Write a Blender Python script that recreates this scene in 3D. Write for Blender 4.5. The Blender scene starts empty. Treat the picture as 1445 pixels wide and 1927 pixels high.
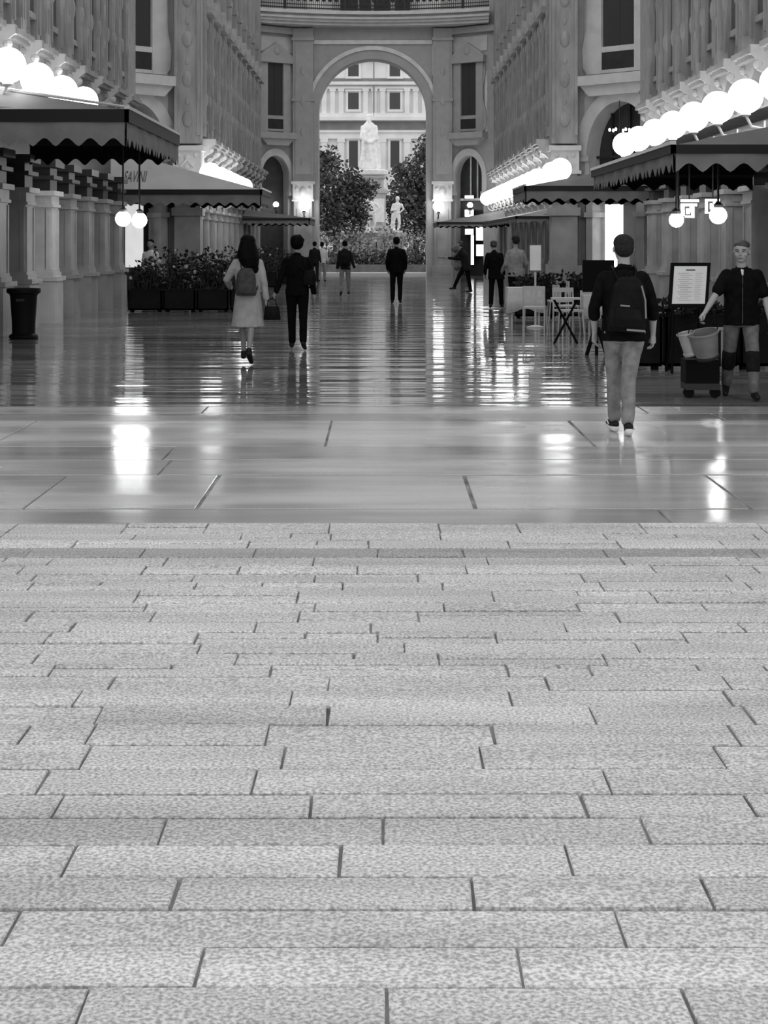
import bpy, bmesh, math, random
from mathutils import Vector, Matrix, noise
random.seed(7)
C = bpy.context.scene.collection
F = 3000.0; CX = 715.0; CY = 453.0; EYE = 1.72
R = math.radians
# ---------------------------------------------------------------- camera, world, exposure
cam = bpy.data.cameras.new('camera'); camo = bpy.data.objects.new('camera', cam); C.objects.link(camo)
camo.location = (0, 0, EYE); camo.rotation_euler = (R(90), 0, 0)
cam.sensor_fit = 'VERTICAL'; cam.sensor_height = 36.0; cam.lens = 36.0 * F / 1927
cam.shift_x = (722.5 - CX) / 1927; cam.shift_y = (CY - 963.5) / 1927
cam.clip_end = 600
bpy.context.scene.camera = camo
w = bpy.data.worlds.new('world'); bpy.context.scene.world = w; w.use_nodes = True
wt = w.node_tree; bg = wt.nodes['Background']; bg.inputs[1].default_value = 0.78
gr = wt.nodes.new('ShaderNodeTexGradient'); tc = wt.nodes.new('ShaderNodeTexCoord'); mp = wt.nodes.new('ShaderNodeSeparateXYZ')
rp = wt.nodes.new('ShaderNodeValToRGB'); wt.links.new(tc.outputs['Generated'], mp.inputs[0]); wt.links.new(mp.outputs['Z'], rp.inputs[0])
rp.color_ramp.elements[0].position = 0.0; rp.color_ramp.elements[0].color = (1.25, 1.25, 1.25, 1)
rp.color_ramp.elements[1].position = 0.7; rp.color_ramp.elements[1].color = (.92, .92, .92, 1)
wt.links.new(rp.outputs[0], bg.inputs[0])
vs = bpy.context.scene.view_settings
vs.view_transform = 'Standard'; vs.look = 'None'; vs.gamma = 1; vs.use_curve_mapping = False; vs.exposure = 0.4
cy = bpy.context.scene.cycles
cy.use_denoising = True; cy.max_bounces = 6; cy.diffuse_bounces = 3; cy.glossy_bounces = 3; cy.transparent_max_bounces = 6
cy.sample_clamp_indirect = 6
LAMP = 9.0

# ---------------------------------------------------------------- materials
MT = {}
DULL = {'black_cloth': .06, 'dark_cloth': .15, 'navy_cloth': .15, 'pack_black': .08, 'bin_paint': .15, 'black_paint': .08, 'planter_paint': .1, 'shoe_black': .3, 'leaf_dark': .2, 'hair_dark': .04, 'hair_brown': .05, 'coat_grey': .2, 'khaki_cloth': .2, 'trouser_grey': .2, 'awning_bar': .3, 'canopy': .2, 'valance': .2, 'dark_recess': .3, 'pack_grey': .2}
def mat(name, col, rough=.7, nscale=0, namt=.0, bump=0, bscale=None, spec=.5, emit=0, metal=0, attr=None, detail=4, stretch=None, ramp=None):
    m = bpy.data.materials.new(name); m.use_nodes = True; nt = m.node_tree; b = nt.nodes['Principled BSDF']
    b.inputs['Base Color'].default_value = (col, col, col, 1); b.inputs['Roughness'].default_value = rough
    b.inputs['Specular IOR Level'].default_value = DULL.get(name, spec); b.inputs['Metallic'].default_value = metal
    g = nt.nodes.new('ShaderNodeNewGeometry'); vec = g.outputs['Position']
    if stretch:
        v = nt.nodes.new('ShaderNodeVectorMath'); v.operation = 'MULTIPLY'; v.inputs[1].default_value = stretch
        nt.links.new(vec, v.inputs[0]); vec = v.outputs[0]
    if nscale or attr:
        cur = None
        if nscale:
            n = nt.nodes.new('ShaderNodeTexNoise'); n.inputs['Scale'].default_value = nscale; n.inputs['Detail'].default_value = detail
            nt.links.new(vec, n.inputs['Vector'])
            r = nt.nodes.new('ShaderNodeMapRange'); r.inputs[1].default_value = .3; r.inputs[2].default_value = .7
            r.inputs[3].default_value = 1 - namt; r.inputs[4].default_value = 1 + namt
            nt.links.new(n.outputs[0], r.inputs[0]); cur = r.outputs[0]
        if attr:
            a = nt.nodes.new('ShaderNodeAttribute'); a.attribute_name = attr
            if cur is None: cur = a.outputs['Fac']
            else:
                q = nt.nodes.new('ShaderNodeMath'); q.operation = 'MULTIPLY'; nt.links.new(cur, q.inputs[0]); nt.links.new(a.outputs['Fac'], q.inputs[1]); cur = q.outputs[0]
        s = nt.nodes.new('ShaderNodeMath'); s.operation = 'MULTIPLY'; s.inputs[1].default_value = col
        nt.links.new(cur, s.inputs[0])
        nt.links.new(s.outputs[0], b.inputs['Base Color'])
    if bump:
        n2 = nt.nodes.new('ShaderNodeTexNoise'); n2.inputs['Scale'].default_value = bscale or nscale; n2.inputs['Detail'].default_value = 3
        nt.links.new(vec, n2.inputs['Vector'])
        bp = nt.nodes.new('ShaderNodeBump'); bp.inputs['Strength'].default_value = 1; bp.inputs['Distance'].default_value = bump
        nt.links.new(n2.outputs[0], bp.inputs['Height']); nt.links.new(bp.outputs[0], b.inputs['Normal'])
    if emit:
        b.inputs['Emission Color'].default_value = (1, 1, 1, 1); b.inputs['Emission Strength'].default_value = emit
    MT[name] = m; return m
mat('wall_stone', .30, .75, 3, .12, .01, 6)
mat('wall_stone_pale', .55, .7, 2.5, .1, .01, 5)
mat('wall_relief', .33, .7, 4, .2, .05, 5, stretch=(1, 1, .3))
mat('pier_stone', .36, .45, 1.6, .22)
mat('end_stone', .40, .75, 3, .08)
mat('pier_marble', .66, .35, 3, .12)
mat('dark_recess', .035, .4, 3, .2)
mat('dark_metal', 0.014, 0.6)
mat('black_paint', 0.004, 0.6)
mat('bin_paint', 0.006, 0.6)
mat('shop_glass', .03, .08)
mat('window_pane', .05, .1)
mat('globe_glass', .8, .3, emit=LAMP)
mat('globe_pendant', .8, .3, emit=26)
mat('globe_small', .8, .3, emit=5)
mat('lit_panel', .8, .5, 4, .3, emit=.42)
mat('bright_panel', .8, .5, emit=1.6)
mat('sign_white', .8, .5, emit=1.3)
mat('canopy', .17, .7, 2, .1)
mat('canopy_pale', .42, .7, 1.5, .1)
mat('valance', .20, .8, 3, .15)
mat('awning_bar', 0.01, 0.6)
mat('awning_trim', .55, .3)
mat('letters', .07, .6)
mat('statue_marble', .92, .6, 3, .12, .01, 6)
mat('plinth_stone', .45, .6, 3, .2)
mat('palace', .80, .8, .6, .1)
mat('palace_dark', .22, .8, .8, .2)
mat('palace_window', .05, .3)
mat('leaf', .09, .5, 1.2, .6)
mat('leaf_dark', 0.014, 0.6, 9, .6)
mat('leaf_pale', .22, .5, 2, .4)
mat('flower_pale', .45, .5)
mat('bark', .05, .9, 8, .4)
mat('planter_paint', 0.007, 0.6, 5, .3)
mat('street', .22, .6, 1, .2)
mat('kerb_white', .75, .5)
mat('kerb_grey', .2, .6, 2, .3)
mat('cloth_white', .62, .8, 6, .08, .01, 14)
mat('chair_white', .5, .5)
mat('skin', .24, .55)
mat('skin_pale', .30, .5)
mat('hair_dark', 0.004, 0.6, 60, .4, .002, 90)
mat('hair_brown', .02, .55, 60, .4, .003, 90)
mat('hair_grey', .03, .6, 60, .3, .002, 90)
mat('black_cloth', 0.0045, 0.85, 14, .4, .006, 22)
mat('dark_cloth', 0.009, 0.85, 14, .4, .006, 22)
mat('navy_cloth', 0.02, 0.85, 14, .3, .006, 22)
mat('coat_grey', .34, .85, 10, .12, .008, 18)
mat('khaki_cloth', .20, .85, 12, .3, .008, 20)
mat('trouser_grey', .13, .85, 12, .3, .008, 20)
mat('shirt_grey', .24, .85, 12, .2, .006, 20)
mat('shirt_white', .6, .8)
mat('pack_grey', 0.05, 0.7, 14, .3, .004, 30)
mat('pack_black', 0.006, 0.6, 14, .3, .004, 30)
mat('pale_strap', .2, .6)
mat('shoe_black', 0.005, 0.6)
mat('sole_white', .7, .6)
mat('bucket_grey', .17, .45, 6, .2)
mat('bucket_pale', .45, .3, 6, .2, metal=.5)
mat('paper', .8, .6, 3, .06)
mat('ink', .05, .6)

# ---------------------------------------------------------------- mesh builder
class MB:
    def __init__(s, M=None): s.v = []; s.f = []; s.mi = []; s.M = M or Matrix.Identity(4); s.cm = 0
    def add(s, vs, fs):
        n = len(s.v); s.v += [tuple(s.M @ Vector(v)) for v in vs]
        s.f += [tuple(i + n for i in f) for f in fs]; s.mi += [s.cm] * len(fs); return s
    def box(s, x0, x1, y0, y1, z0, z1):
        return s.add([(x0, y0, z0), (x1, y0, z0), (x1, y1, z0), (x0, y1, z0), (x0, y0, z1), (x1, y0, z1), (x1, y1, z1), (x0, y1, z1)],
                     [(0, 3, 2, 1), (4, 5, 6, 7), (0, 1, 5, 4), (1, 2, 6, 5), (2, 3, 7, 6), (3, 0, 4, 7)])
    def prism(s, pts, axis, a, b):
        """pts: 2D outline; extruded along axis from a to b"""
        def p(q, t): return {'x': (t, q[0], q[1]), 'y': (q[0], t, q[1]), 'z': (q[0], q[1], t)}[axis]
        n = len(pts)
        return s.add([p(q, a) for q in pts] + [p(q, b) for q in pts],
                     [tuple(range(n)), tuple(range(2 * n - 1, n - 1, -1))] + [(i, (i + 1) % n + 0, (i + 1) % n + n, i + n) for i in range(n)])
    def lathe(s, prof, c=(0, 0, 0), n=20, sx=1, sy=1):
        vs = []; fs = []
        for r, z in prof:
            for i in range(n):
                a = 2 * math.pi * i / n; vs.append((c[0] + r * sx * math.cos(a), c[1] + r * sy * math.sin(a), c[2] + z))
        m = len(prof)
        for j in range(m - 1):
            for i in range(n): fs.append((j * n + i, j * n + (i + 1) % n, (j + 1) * n + (i + 1) % n, (j + 1) * n + i))
        fs.append(tuple(range(n - 1, -1, -1))); fs.append(tuple(range((m - 1) * n, m * n)))
        return s.add(vs, fs)
    def sphere(s, c, r, n=20, m=12, sc=(1, 1, 1)):
        return s.lathe2([(r * math.sin(math.pi * j / m), -r * math.cos(math.pi * j / m)) for j in range(m + 1)], c, n, sc)
    def lathe2(s, prof, c, n, sc):
        vs = [(c[0], c[1], c[2] + prof[0][1] * sc[2])]; fs = []
        for r, z in prof[1:-1]:
            for i in range(n):
                a = 2 * math.pi * i / n; vs.append((c[0] + r * sc[0] * math.cos(a), c[1] + r * sc[1] * math.sin(a), c[2] + z * sc[2]))
        vs.append((c[0], c[1], c[2] + prof[-1][1] * sc[2])); k = len(prof) - 2; L = len(vs) - 1
        for i in range(n):
            fs.append((0, 1 + (i + 1) % n, 1 + i)); fs.append((L, 1 + (k - 1) * n + i, 1 + (k - 1) * n + (i + 1) % n))
            for j in range(k - 1): fs.append((1 + j * n + i, 1 + j * n + (i + 1) % n, 1 + (j + 1) * n + (i + 1) % n, 1 + (j + 1) * n + i))
        return s.add(vs, fs)
    def tube(s, pts, rs, n=8, flat=1.0):
        """tapered tube along points with round-ish ends closed flat"""
        pts = [Vector(p) for p in pts]
        if not hasattr(rs, '__len__'): rs = [rs] * len(pts)
        vs = []; fs = []; d0 = None
        for i, p in enumerate(pts):
            d = (pts[min(i + 1, len(pts) - 1)] - pts[max(i - 1, 0)]).normalized()
            if d0 is None:
                u = d.orthogonal().normalized()
            else:
                u = (u - d * u.dot(d)); u = u.normalized() if u.length > 1e-6 else d.orthogonal().normalized()
            d0 = d; w_ = d.cross(u)
            for k in range(n):
                a = 2 * math.pi * k / n; q = p + (u * math.cos(a) + w_ * math.sin(a) * flat) * rs[i]; vs.append(tuple(q))
        m = len(pts)
        for j in range(m - 1):
            for k in range(n): fs.append((j * n + k, j * n + (k + 1) % n, (j + 1) * n + (k + 1) % n, (j + 1) * n + k))
        fs.append(tuple(range(n - 1, -1, -1))); fs.append(tuple(range((m - 1) * n, m * n)))
        return s.add(vs, fs)
    def build(s, name, m, parent=None, smooth=False):
        me = bpy.data.meshes.new(name); me.from_pydata(s.v, [], s.f)
        for q in (m if isinstance(m, (list, tuple)) else [m]): me.materials.append(MT[q])
        if isinstance(m, (list, tuple)): me.polygons.foreach_set('material_index', s.mi)
        bm = bmesh.new(); bm.from_mesh(me); bmesh.ops.recalc_face_normals(bm, faces=bm.faces); bm.to_mesh(me); bm.free()
        if smooth:
            me.polygons.foreach_set('use_smooth', [True] * len(me.polygons))
            try: me.set_sharp_from_angle(angle=R(40))
            except Exception: pass
        o = bpy.data.objects.new(name, me); C.objects.link(o)
        if parent: o.parent = parent
        return o
def tag(o, label=None, cat=None, group=None, kind=None):
    for k, v in (('label', label), ('category', cat), ('group', group), ('kind', kind)):
        if v: o[k] = v
    return o
def empty(name, loc=(0, 0, 0), rz=0, label=None, cat=None, group=None, kind=None):
    o = bpy.data.objects.new(name, None); C.objects.link(o); o.location = loc; o.rotation_euler = (0, 0, rz); o.empty_display_size = .1
    return tag(o, label, cat, group, kind)
def copy_tree(o, parent=None, loc=None, label=None, rz=None):
    c = o.copy(); C.objects.link(c)
    if parent: c.parent = parent
    if loc is not None: c.location = loc
    if rz is not None: c.rotation_euler = (0, 0, rz)
    if label: c['label'] = label
    for ch in list(o.children): copy_tree(ch, c)
    return c
def struct(o): o['kind'] = 'structure'; return o
ORD = 'first second third fourth fifth sixth seventh eighth ninth tenth eleventh twelfth thirteenth fourteenth fifteenth sixteenth seventeenth eighteenth nineteenth twentieth'.split()
def gy(py): return EYE * F / (py - CY)          # ground distance of an image row
def gx(px, Y): return (px - CX) * Y / F

# ---------------------------------------------------------------- ground: dry granite setts
def face_attr(o, vals):
    a = o.data.attributes.new('tone', 'FLOAT', 'FACE'); a.data.foreach_set('value', vals)
def stone_field(name, rows, gap, m, base_tone, seed, x0=-9, x1=9, avg=.75, z=0.0, depth=.03, hgap=None, split_from=1e9, lift=.002):
    """rows: (Ynear, Yfar, [x positions of joints] or None, tone)"""
    rnd = random.Random(seed); b = MB(); tones = []
    for (ya, yb, js, tn) in rows:
        xs = []
        if js:
            xs = sorted(js); lo, hi = xs[0], xs[-1]
        else:
            lo = hi = rnd.uniform(-.5, .5); xs = [lo]
        while lo > x0: lo -= avg * rnd.uniform(.65, 1.4); xs.insert(0, lo)
        while hi < x1: hi += avg * rnd.uniform(.65, 1.4); xs.append(hi)
        cells = []
        for a, c in zip(xs[:-1], xs[1:]):
            if ya > split_from and rnd.random() < .4 and yb - ya > .15:
                ym = ya + (yb - ya) * rnd.uniform(.35, .65); cells.append((a, c, ya, ym)); xm = a + (c - a) * rnd.uniform(.3, .7)
                if rnd.random() < .5: cells += [(a, xm, ym, yb), (xm, c, ym, yb)]
                else: cells.append((a, c, ym, yb))
            else: cells.append((a, c, ya, yb))
        hg = (hgap or gap) * rnd.choice([.5, .8, 1.0, 1.0, 2.0])
        for a, c, ya, yb in cells:
            g = gap * rnd.uniform(.5, 1.3); h = hg * rnd.uniform(.7, 1.2); dz = rnd.uniform(-lift, lift); e = .004
            sk = rnd.uniform(-.004, .004); sk2 = sk + rnd.uniform(-.002, .002)
            X0, X1, Y0, Y1 = a + g / 2, c - g / 2, ya + h / 2, yb - h / 2
            n = len(b.f)
            v = [(X0, Y0, z + dz - .004), (X1, Y0, z + dz - .004), (X1 + sk2, Y1, z + dz - .004), (X0 + sk, Y1, z + dz - .004),
                 (X0 + e, Y0 + e, z + dz), (X1 - e, Y0 + e, z + dz), (X1 + sk2 - e, Y1 - e, z + dz), (X0 + sk + e, Y1 - e, z + dz),
                 (X0, Y0, z - depth), (X1, Y0, z - depth), (X1 + sk2, Y1, z - depth), (X0 + sk, Y1, z - depth)]
            b.add(v, [(4, 5, 6, 7), (0, 1, 5, 4), (1, 2, 6, 5), (2, 3, 7, 6), (3, 0, 4, 7), (8, 9, 1, 0), (9, 10, 2, 1), (10, 11, 3, 2), (11, 8, 0, 3)])
            t = tn * base_tone * rnd.choice([1, 1, 1, .96, 1.03, 1.05, .93]) * rnd.uniform(.98, 1.02)
            tones += [t] * (len(b.f) - n)
    o = b.build(name, m); face_attr(o, tones); return struct(o)
def paving_mat(name, col, rough, nsc, amt, bump, extra=None, spec=.5):
    m = mat(name, col, rough, 0, 0, 0, attr='tone', spec=spec)
    nt = m.node_tree; b = nt.nodes['Principled BSDF']; g = nt.nodes.new('ShaderNodeNewGeometry')
    link = b.inputs['Base Color'].links[0].from_socket
    n = nt.nodes.new('ShaderNodeTexNoise'); n.inputs['Scale'].default_value = nsc; n.inputs['Detail'].default_value = 2; nt.links.new(g.outputs['Position'], n.inputs['Vector'])
    r = nt.nodes.new('ShaderNodeMapRange'); r.inputs[1].default_value = .35; r.inputs[2].default_value = .65; r.inputs[3].default_value = 1 - amt; r.inputs[4].default_value = 1 + amt
    nt.links.new(n.outputs[0], r.inputs[0])
    n2 = nt.nodes.new('ShaderNodeTexNoise'); n2.inputs['Scale'].default_value = 1.3; n2.inputs['Detail'].default_value = 5
    v = nt.nodes.new('ShaderNodeVectorMath'); v.operation = 'MULTIPLY'; v.inputs[1].default_value = (.5, 3.2, 1); nt.links.new(g.outputs['Position'], v.inputs[0]); nt.links.new(v.outputs[0], n2.inputs['Vector'])
    r2 = nt.nodes.new('ShaderNodeMapRange'); r2.inputs[1].default_value = .3; r2.inputs[2].default_value = .7; r2.inputs[3].default_value = .80; r2.inputs[4].default_value = 1.15
    nt.links.new(n2.outputs[0], r2.inputs[0])
    q = nt.nodes.new('ShaderNodeMath'); q.operation = 'MULTIPLY'; nt.links.new(r.outputs[0], q.inputs[0]); nt.links.new(r2.outputs[0], q.inputs[1])
    q2 = nt.nodes.new('ShaderNodeMath'); q2.operation = 'MULTIPLY'; nt.links.new(q.outputs[0], q2.inputs[0]); nt.links.new(link, q2.inputs[1])
    nt.links.new(q2.outputs[0], b.inputs['Base Color'])
    if bump:
        bp = nt.nodes.new('ShaderNodeBump'); bp.inputs['Strength'].default_value = 1; bp.inputs['Distance'].default_value = bump
        nt.links.new(n.outputs[0], bp.inputs['Height']); nt.links.new(bp.outputs[0], b.inputs['Normal'])
    return m, nt, b, g
paving_mat('granite', .53, .66, 85, .40, .005)
m_, nt_, b_, g_ = paving_mat('slab_stone', .43, .34, 60, .06, .0003)
# wet patches of the slabs: rougher or smoother areas in broad streaks
n_ = nt_.nodes.new('ShaderNodeTexNoise'); n_.inputs['Scale'].default_value = .55; n_.inputs['Detail'].default_value = 3
v_ = nt_.nodes.new('ShaderNodeVectorMath'); v_.operation = 'MULTIPLY'; v_.inputs[1].default_value = (.6, 1.6, 1)
nt_.links.new(g_.outputs['Position'], v_.inputs[0]); nt_.links.new(v_.outputs[0], n_.inputs['Vector'])
r_ = nt_.nodes.new('ShaderNodeMapRange'); r_.inputs[1].default_value = .42; r_.inputs[2].default_value = .6; r_.inputs[3].default_value = .13; r_.inputs[4].default_value = .30
nt_.links.new(n_.outputs[0], r_.inputs[0]); nt_.links.new(r_.outputs[0], b_.inputs['Roughness'])

near_rows = [(1927, 1855, (155, 728, 1298), 1.0), (1855, 1778, (375, 978), 1.04), (1778, 1710, (20, 1168), .98), (1710, 1648, (330, 888, 1330), .97),
             (1648, 1588, (128, 640, 1070), 1.06), (1588, 1538, (305, 720, 1215), .92), (1538, 1493, (108, 585, 1100), .9), (1493, 1447, (80, 478, 1142), .98),
             (1447, 1402, (160, 532, 906), .97), (1402, 1363, (45, 170, 502, 928, 1382), .97), (1363, 1328, (185, 618, 1115), .98), (1328, 1298, (145, 547, 960, 1370), 1.0),
             (1298, 1272, (208, 618, 1030), .97), (1272, 1250, (98, 510, 955, 1110), 1.0), (1250, 1228, (65, 445, 825, 1137), .98), (1228, 1210, (375, 760, 1200), .97)]
rows = []
Yb = gy(1927)
for k in range(8): rows.insert(0, (Yb - .24, Yb, None, 1.0)); Yb -= .24
for (pa, pb, js, t) in near_rows:
    ya, yb = gy(pa), gy(pb); ym = (ya + yb) / 2
    rows.append((ya, yb, [gx(j, ym) for j in js], t))
y = gy(1210); rr = random.Random(3); yend = gy(985)
while y < yend - .05:
    d = min(rr.uniform(.17, .27), yend - y)
    if yend - y - d < .1: d = yend - y
    t = rr.choice([.95, 1.0, 1.0, 1.03, 1.0, .93])
    if abs(y + d / 2 - 8.72) < .13: t = .62
    rows.append((y, y + d, None, t)); y += d
stone_field('floor_granite_setts', rows, .010, 'granite', 1.0, 5, avg=.72, hgap=.011, split_from=6.3, lift=.005)
b = MB(); b.box(-30, 30, -6, gy(985), -.25, -.012)
mat('joint_mortar', .21, .9, 3, .6); struct(b.build('floor_joint_bed', 'joint_mortar'))
slab_rows = [(985, 958, (-250, 1250, 2300), .82), (958, 893, (88, 392, 883, 1367), .88), (893, 865, (310, 1900), .92), (865, 840, (318, 1560), .80), (840, 792, (618, 1094, 1700), 1.12),
             (792, 778, (-100, 1350), .55), (778, 765, (385, 1210, 1900), .95)]
rows = []
for (pa, pb, js, t) in slab_rows:
    ya, yb = gy(pa), gy(pb); ym = (ya + yb) / 2; rows.append((ya, yb, [gx(j, ym) for j in js], t))
stone_field('floor_threshold_slabs', rows, .022, 'slab_stone', 1.0, 9, avg=3.0, hgap=.035, x0=-14, x1=14)
b = MB(); b.box(-30, 30, gy(985), gy(765), -.25, -.012); struct(b.build('floor_slab_bed', 'joint_mortar'))
# polished wet marble floor of the arcade
def marble():
    m = mat('wet_marble', .10, .1); nt = m.node_tree; b = nt.nodes['Principled BSDF']; g = nt.nodes.new('ShaderNodeNewGeometry'); P = g.outputs['Position']
    def vm(sc):
        v = nt.nodes.new('ShaderNodeVectorMath'); v.operation = 'MULTIPLY'; v.inputs[1].default_value = sc; nt.links.new(P, v.inputs[0]); return v.outputs[0]
    def nz(vec, sc, det=3):
        n = nt.nodes.new('ShaderNodeTexNoise'); n.inputs['Scale'].default_value = sc; n.inputs['Detail'].default_value = det; nt.links.new(vec, n.inputs['Vector']); return n.outputs[0]
    def mr(s, a, b_, c, d):
        r = nt.nodes.new('ShaderNodeMapRange'); r.inputs[1].default_value = a; r.inputs[2].default_value = b_; r.inputs[3].default_value = c; r.inputs[4].default_value = d; nt.links.new(s, r.inputs[0]); return r.outputs[0]
    def mul(a, c):
        q = nt.nodes.new('ShaderNodeMath'); q.operation = 'MULTIPLY'; nt.links.new(a, q.inputs[0])
        if isinstance(c, float): q.inputs[1].default_value = c
        else: nt.links.new(c, q.inputs[1])
        return q.outputs[0]
    br = nt.nodes.new('ShaderNodeTexBrick'); br.inputs['Scale'].default_value = 1; br.inputs['Brick Width'].default_value = 2.6; br.inputs['Row Height'].default_value = .62
    br.inputs['Mortar Size'].default_value = .012; br.inputs['Color1'].default_value = (.75, .75, .75, 1); br.inputs['Color2'].default_value = (1.25, 1.25, 1.25, 1); br.inputs['Mortar'].default_value = (.5, .5, .5, 1)
    br.inputs['Bias'].default_value = 0; nt.links.new(P, br.inputs['Vector'])
    blot = mr(nz(vm((.35, .5, 1)), .9, 4), .35, .65, .75, 1.3)
    nt.links.new(mul(mul(br.outputs['Color'], blot), .22), b.inputs['Base Color'])
    nt.links.new(mr(nz(vm((.25, 1.3, 1)), 1.0, 3), .35, .65, .03, .11), b.inputs['Roughness'])
    h = nz(vm((.3, 2.2, 1)), .9, 2)
    bp = nt.nodes.new('ShaderNodeBump'); bp.inputs['Strength'].default_value = 1; bp.inputs['Distance'].default_value = .022; nt.links.new(h, bp.inputs['Height'])
    nt.links.new(bp.outputs[0], b.inputs['Normal']); b.inputs['IOR'].default_value = 1.6
marble()
b = MB(); b.add([(-16, gy(765), 0), (16, gy(765), 0), (16, 81, 0), (-16, 81, 0), (-16, gy(765), -.25), (16, gy(765), -.25), (16, 81, -.25), (-16, 81, -.25)],
                [(0, 1, 2, 3), (0, 4, 5, 1), (1, 5, 6, 2), (2, 6, 7, 3), (3, 7, 4, 0), (4, 7, 6, 5)])
struct(b.build('floor_wet_marble', 'wet_marble'))
b = MB(); b.box(-60, 60, 81, 190, -.25, -.02); struct(b.build('floor_street', 'street'))
b = MB(); b.box(-3.0, 2.3, 78.6, 80.2, -.02, .13); struct(b.build('trim_1', 'kerb_white'))

# ---------------------------------------------------------------- arcade walls
def hole_wall(b, u0, u1, z0, z1, cu, hw, zs, rise, t, n=24):
    """wall in the local XZ plane, thickness t along +Y, with an arched hole"""
    b.box(u0, cu - hw, 0, t, z0, z1); b.box(cu + hw, u1, 0, t, z0, z1)
    for i in range(n):
        a0 = math.pi * (1 - i / n); a1 = math.pi * (1 - (i + 1) / n)
        x0, x1 = cu + hw * math.cos(a0), cu + hw * math.cos(a1); h0, h1 = zs + rise * math.sin(a0), zs + rise * math.sin(a1)
        b.add([(x0, 0, h0), (x1, 0, h1), (x1, 0, z1), (x0, 0, z1), (x0, t, h0), (x1, t, h1), (x1, t, z1), (x0, t, z1)],
              [(0, 1, 2, 3), (7, 6, 5, 4), (0, 4, 5, 1), (3, 2, 6, 7)])
def arch_band(b, cu, hw0, hw1, zs, r0, r1, y0, y1, n=28, legs=None):
    for i in range(n):
        q = []
        for a in (math.pi * (1 - i / n), math.pi * (1 - (i + 1) / n)):
            for (h, r) in ((hw0, r0), (hw1, r1)):
                for yy in (y0, y1): q.append((cu + h * math.cos(a), yy, zs + r * math.sin(a)))
        b.add(q, [(0, 2, 6, 4), (1, 5, 7, 3), (0, 4, 5, 1), (2, 3, 7, 6), (0, 1, 3, 2), (4, 6, 7, 5)])
    if legs is not None:
        b.box(cu - hw1, cu - hw0, y0, y1, legs, zs); b.box(cu + hw0, cu + hw1, y0, y1, legs, zs)
def MF(x, y, ang): return Matrix.Translation((x, y, 0)) @ Matrix.Rotation(ang, 4, 'Z')

def upper_bay(root, side, X, Y, Z0, full=True):
    """one bay of carved wall, side = -1 / +1, local x points into the passage. Returns an Empty-free list of parts on root"""
    M = Matrix.Translation((X, Y, 0)) @ Matrix.Rotation(0, 4, 'Z') @ Matrix.Scale(-side, 4, (1, 0, 0))
    out = []
    b = MB(M); b.box(0, .15, -.95, -.55, Z0 + .3, 14.5); b.box(0, .2, -.9, -.82, Z0 + .4, 14.4); b.box(0, .2, -.68, -.6, Z0 + .4, 14.4); b.box(0, .19, -1.0, -.5, Z0 + .3, Z0 + .6)
    b.box(0, .22, -.98, -.52, Z0 + 5.7, Z0 + 5.9)
    for k in range(7):
        z = Z0 + 1.2 + k * .75; b.sphere((.15, -.75, z), .09, 8, 6, (.8, .7, 3.2 if k % 2 else 1.6))
    out.append(b.build('pilaster', 'wall_relief', root))
    b = MB(M)
    for yy in (-.2, .85): b.box(0, .12, yy - .12, yy + .12, Z0 + .3, Z0 + 4.3); b.box(0, .17, yy - .04, yy + .04, Z0 + .5, Z0 + 4.2)
    b.box(0, .10, -.4, 1.05, Z0 + .78, Z0 + .9); b.box(0, .34, -.42, 1.07, Z0 + 4.3, Z0 + 4.5)
    b.prism([(-.42, Z0 + 4.5), (1.07, Z0 + 4.5), (.32, Z0 + 5.05)], 'x', 0, .28)
    for yy in (-.2, .85):
        b.sphere((.12, yy, Z0 + 3.95), .11, 8, 6, (1, .8, 2.4)); b.sphere((.12, yy, Z0 + 1.5), .1, 8, 6, (1, .8, 2.6)); b.sphere((.12, yy, Z0 + 2.6), .08, 8, 6, (1, .8, 3.2))
    wf = b.build('window_frame', 'wall_relief', root); out.append(wf)
    b = MB(M); b.box(.0, .05, -.08, .73, Z0 + .92, Z0 + 4.3); out.append(b.build('window_pane', 'window_pane', wf))
    # ledge and scrolled consoles
    b = MB(M); b.box(0, .55, -.62, .72, Z0 + .06, Z0 + .16); b.box(0, .48, -.56, .66, Z0 - .02, Z0 + .06)
    b.prism([(-.5, Z0 - .02), (.6, Z0 - .02), (.05, Z0 - .35)], 'x', 0, .34)
    out.append(b.build('ledge', 'wall_stone', root))
    for yy, m in ((-.55, 'wall_stone_pale'), (.55, 'wall_relief')):
        b = MB(M)
        prof = [(0, Z0 - .75), (.12, Z0 - .72), (.16, Z0 - .55), (.10, Z0 - .42), (.2, Z0 - .3), (.36, Z0 - .22), (.30, Z0 - .1), (.42, Z0 + .0), (.5, Z0 + .06), (.5, Z0 + .22), (0, Z0 + .22)]
        b.prism([(p[0], p[1]) for p in prof], 'y', yy - .08, yy + .08)
        b.sphere((.34, yy, Z0 - .12), .1, 10, 6, (1, 1.05, 1)); b.sphere((.12, yy, Z0 - .58), .09, 10, 6, (1, 1.05, 1))
        out.append(b.build('console', m, root))
    return out
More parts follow.
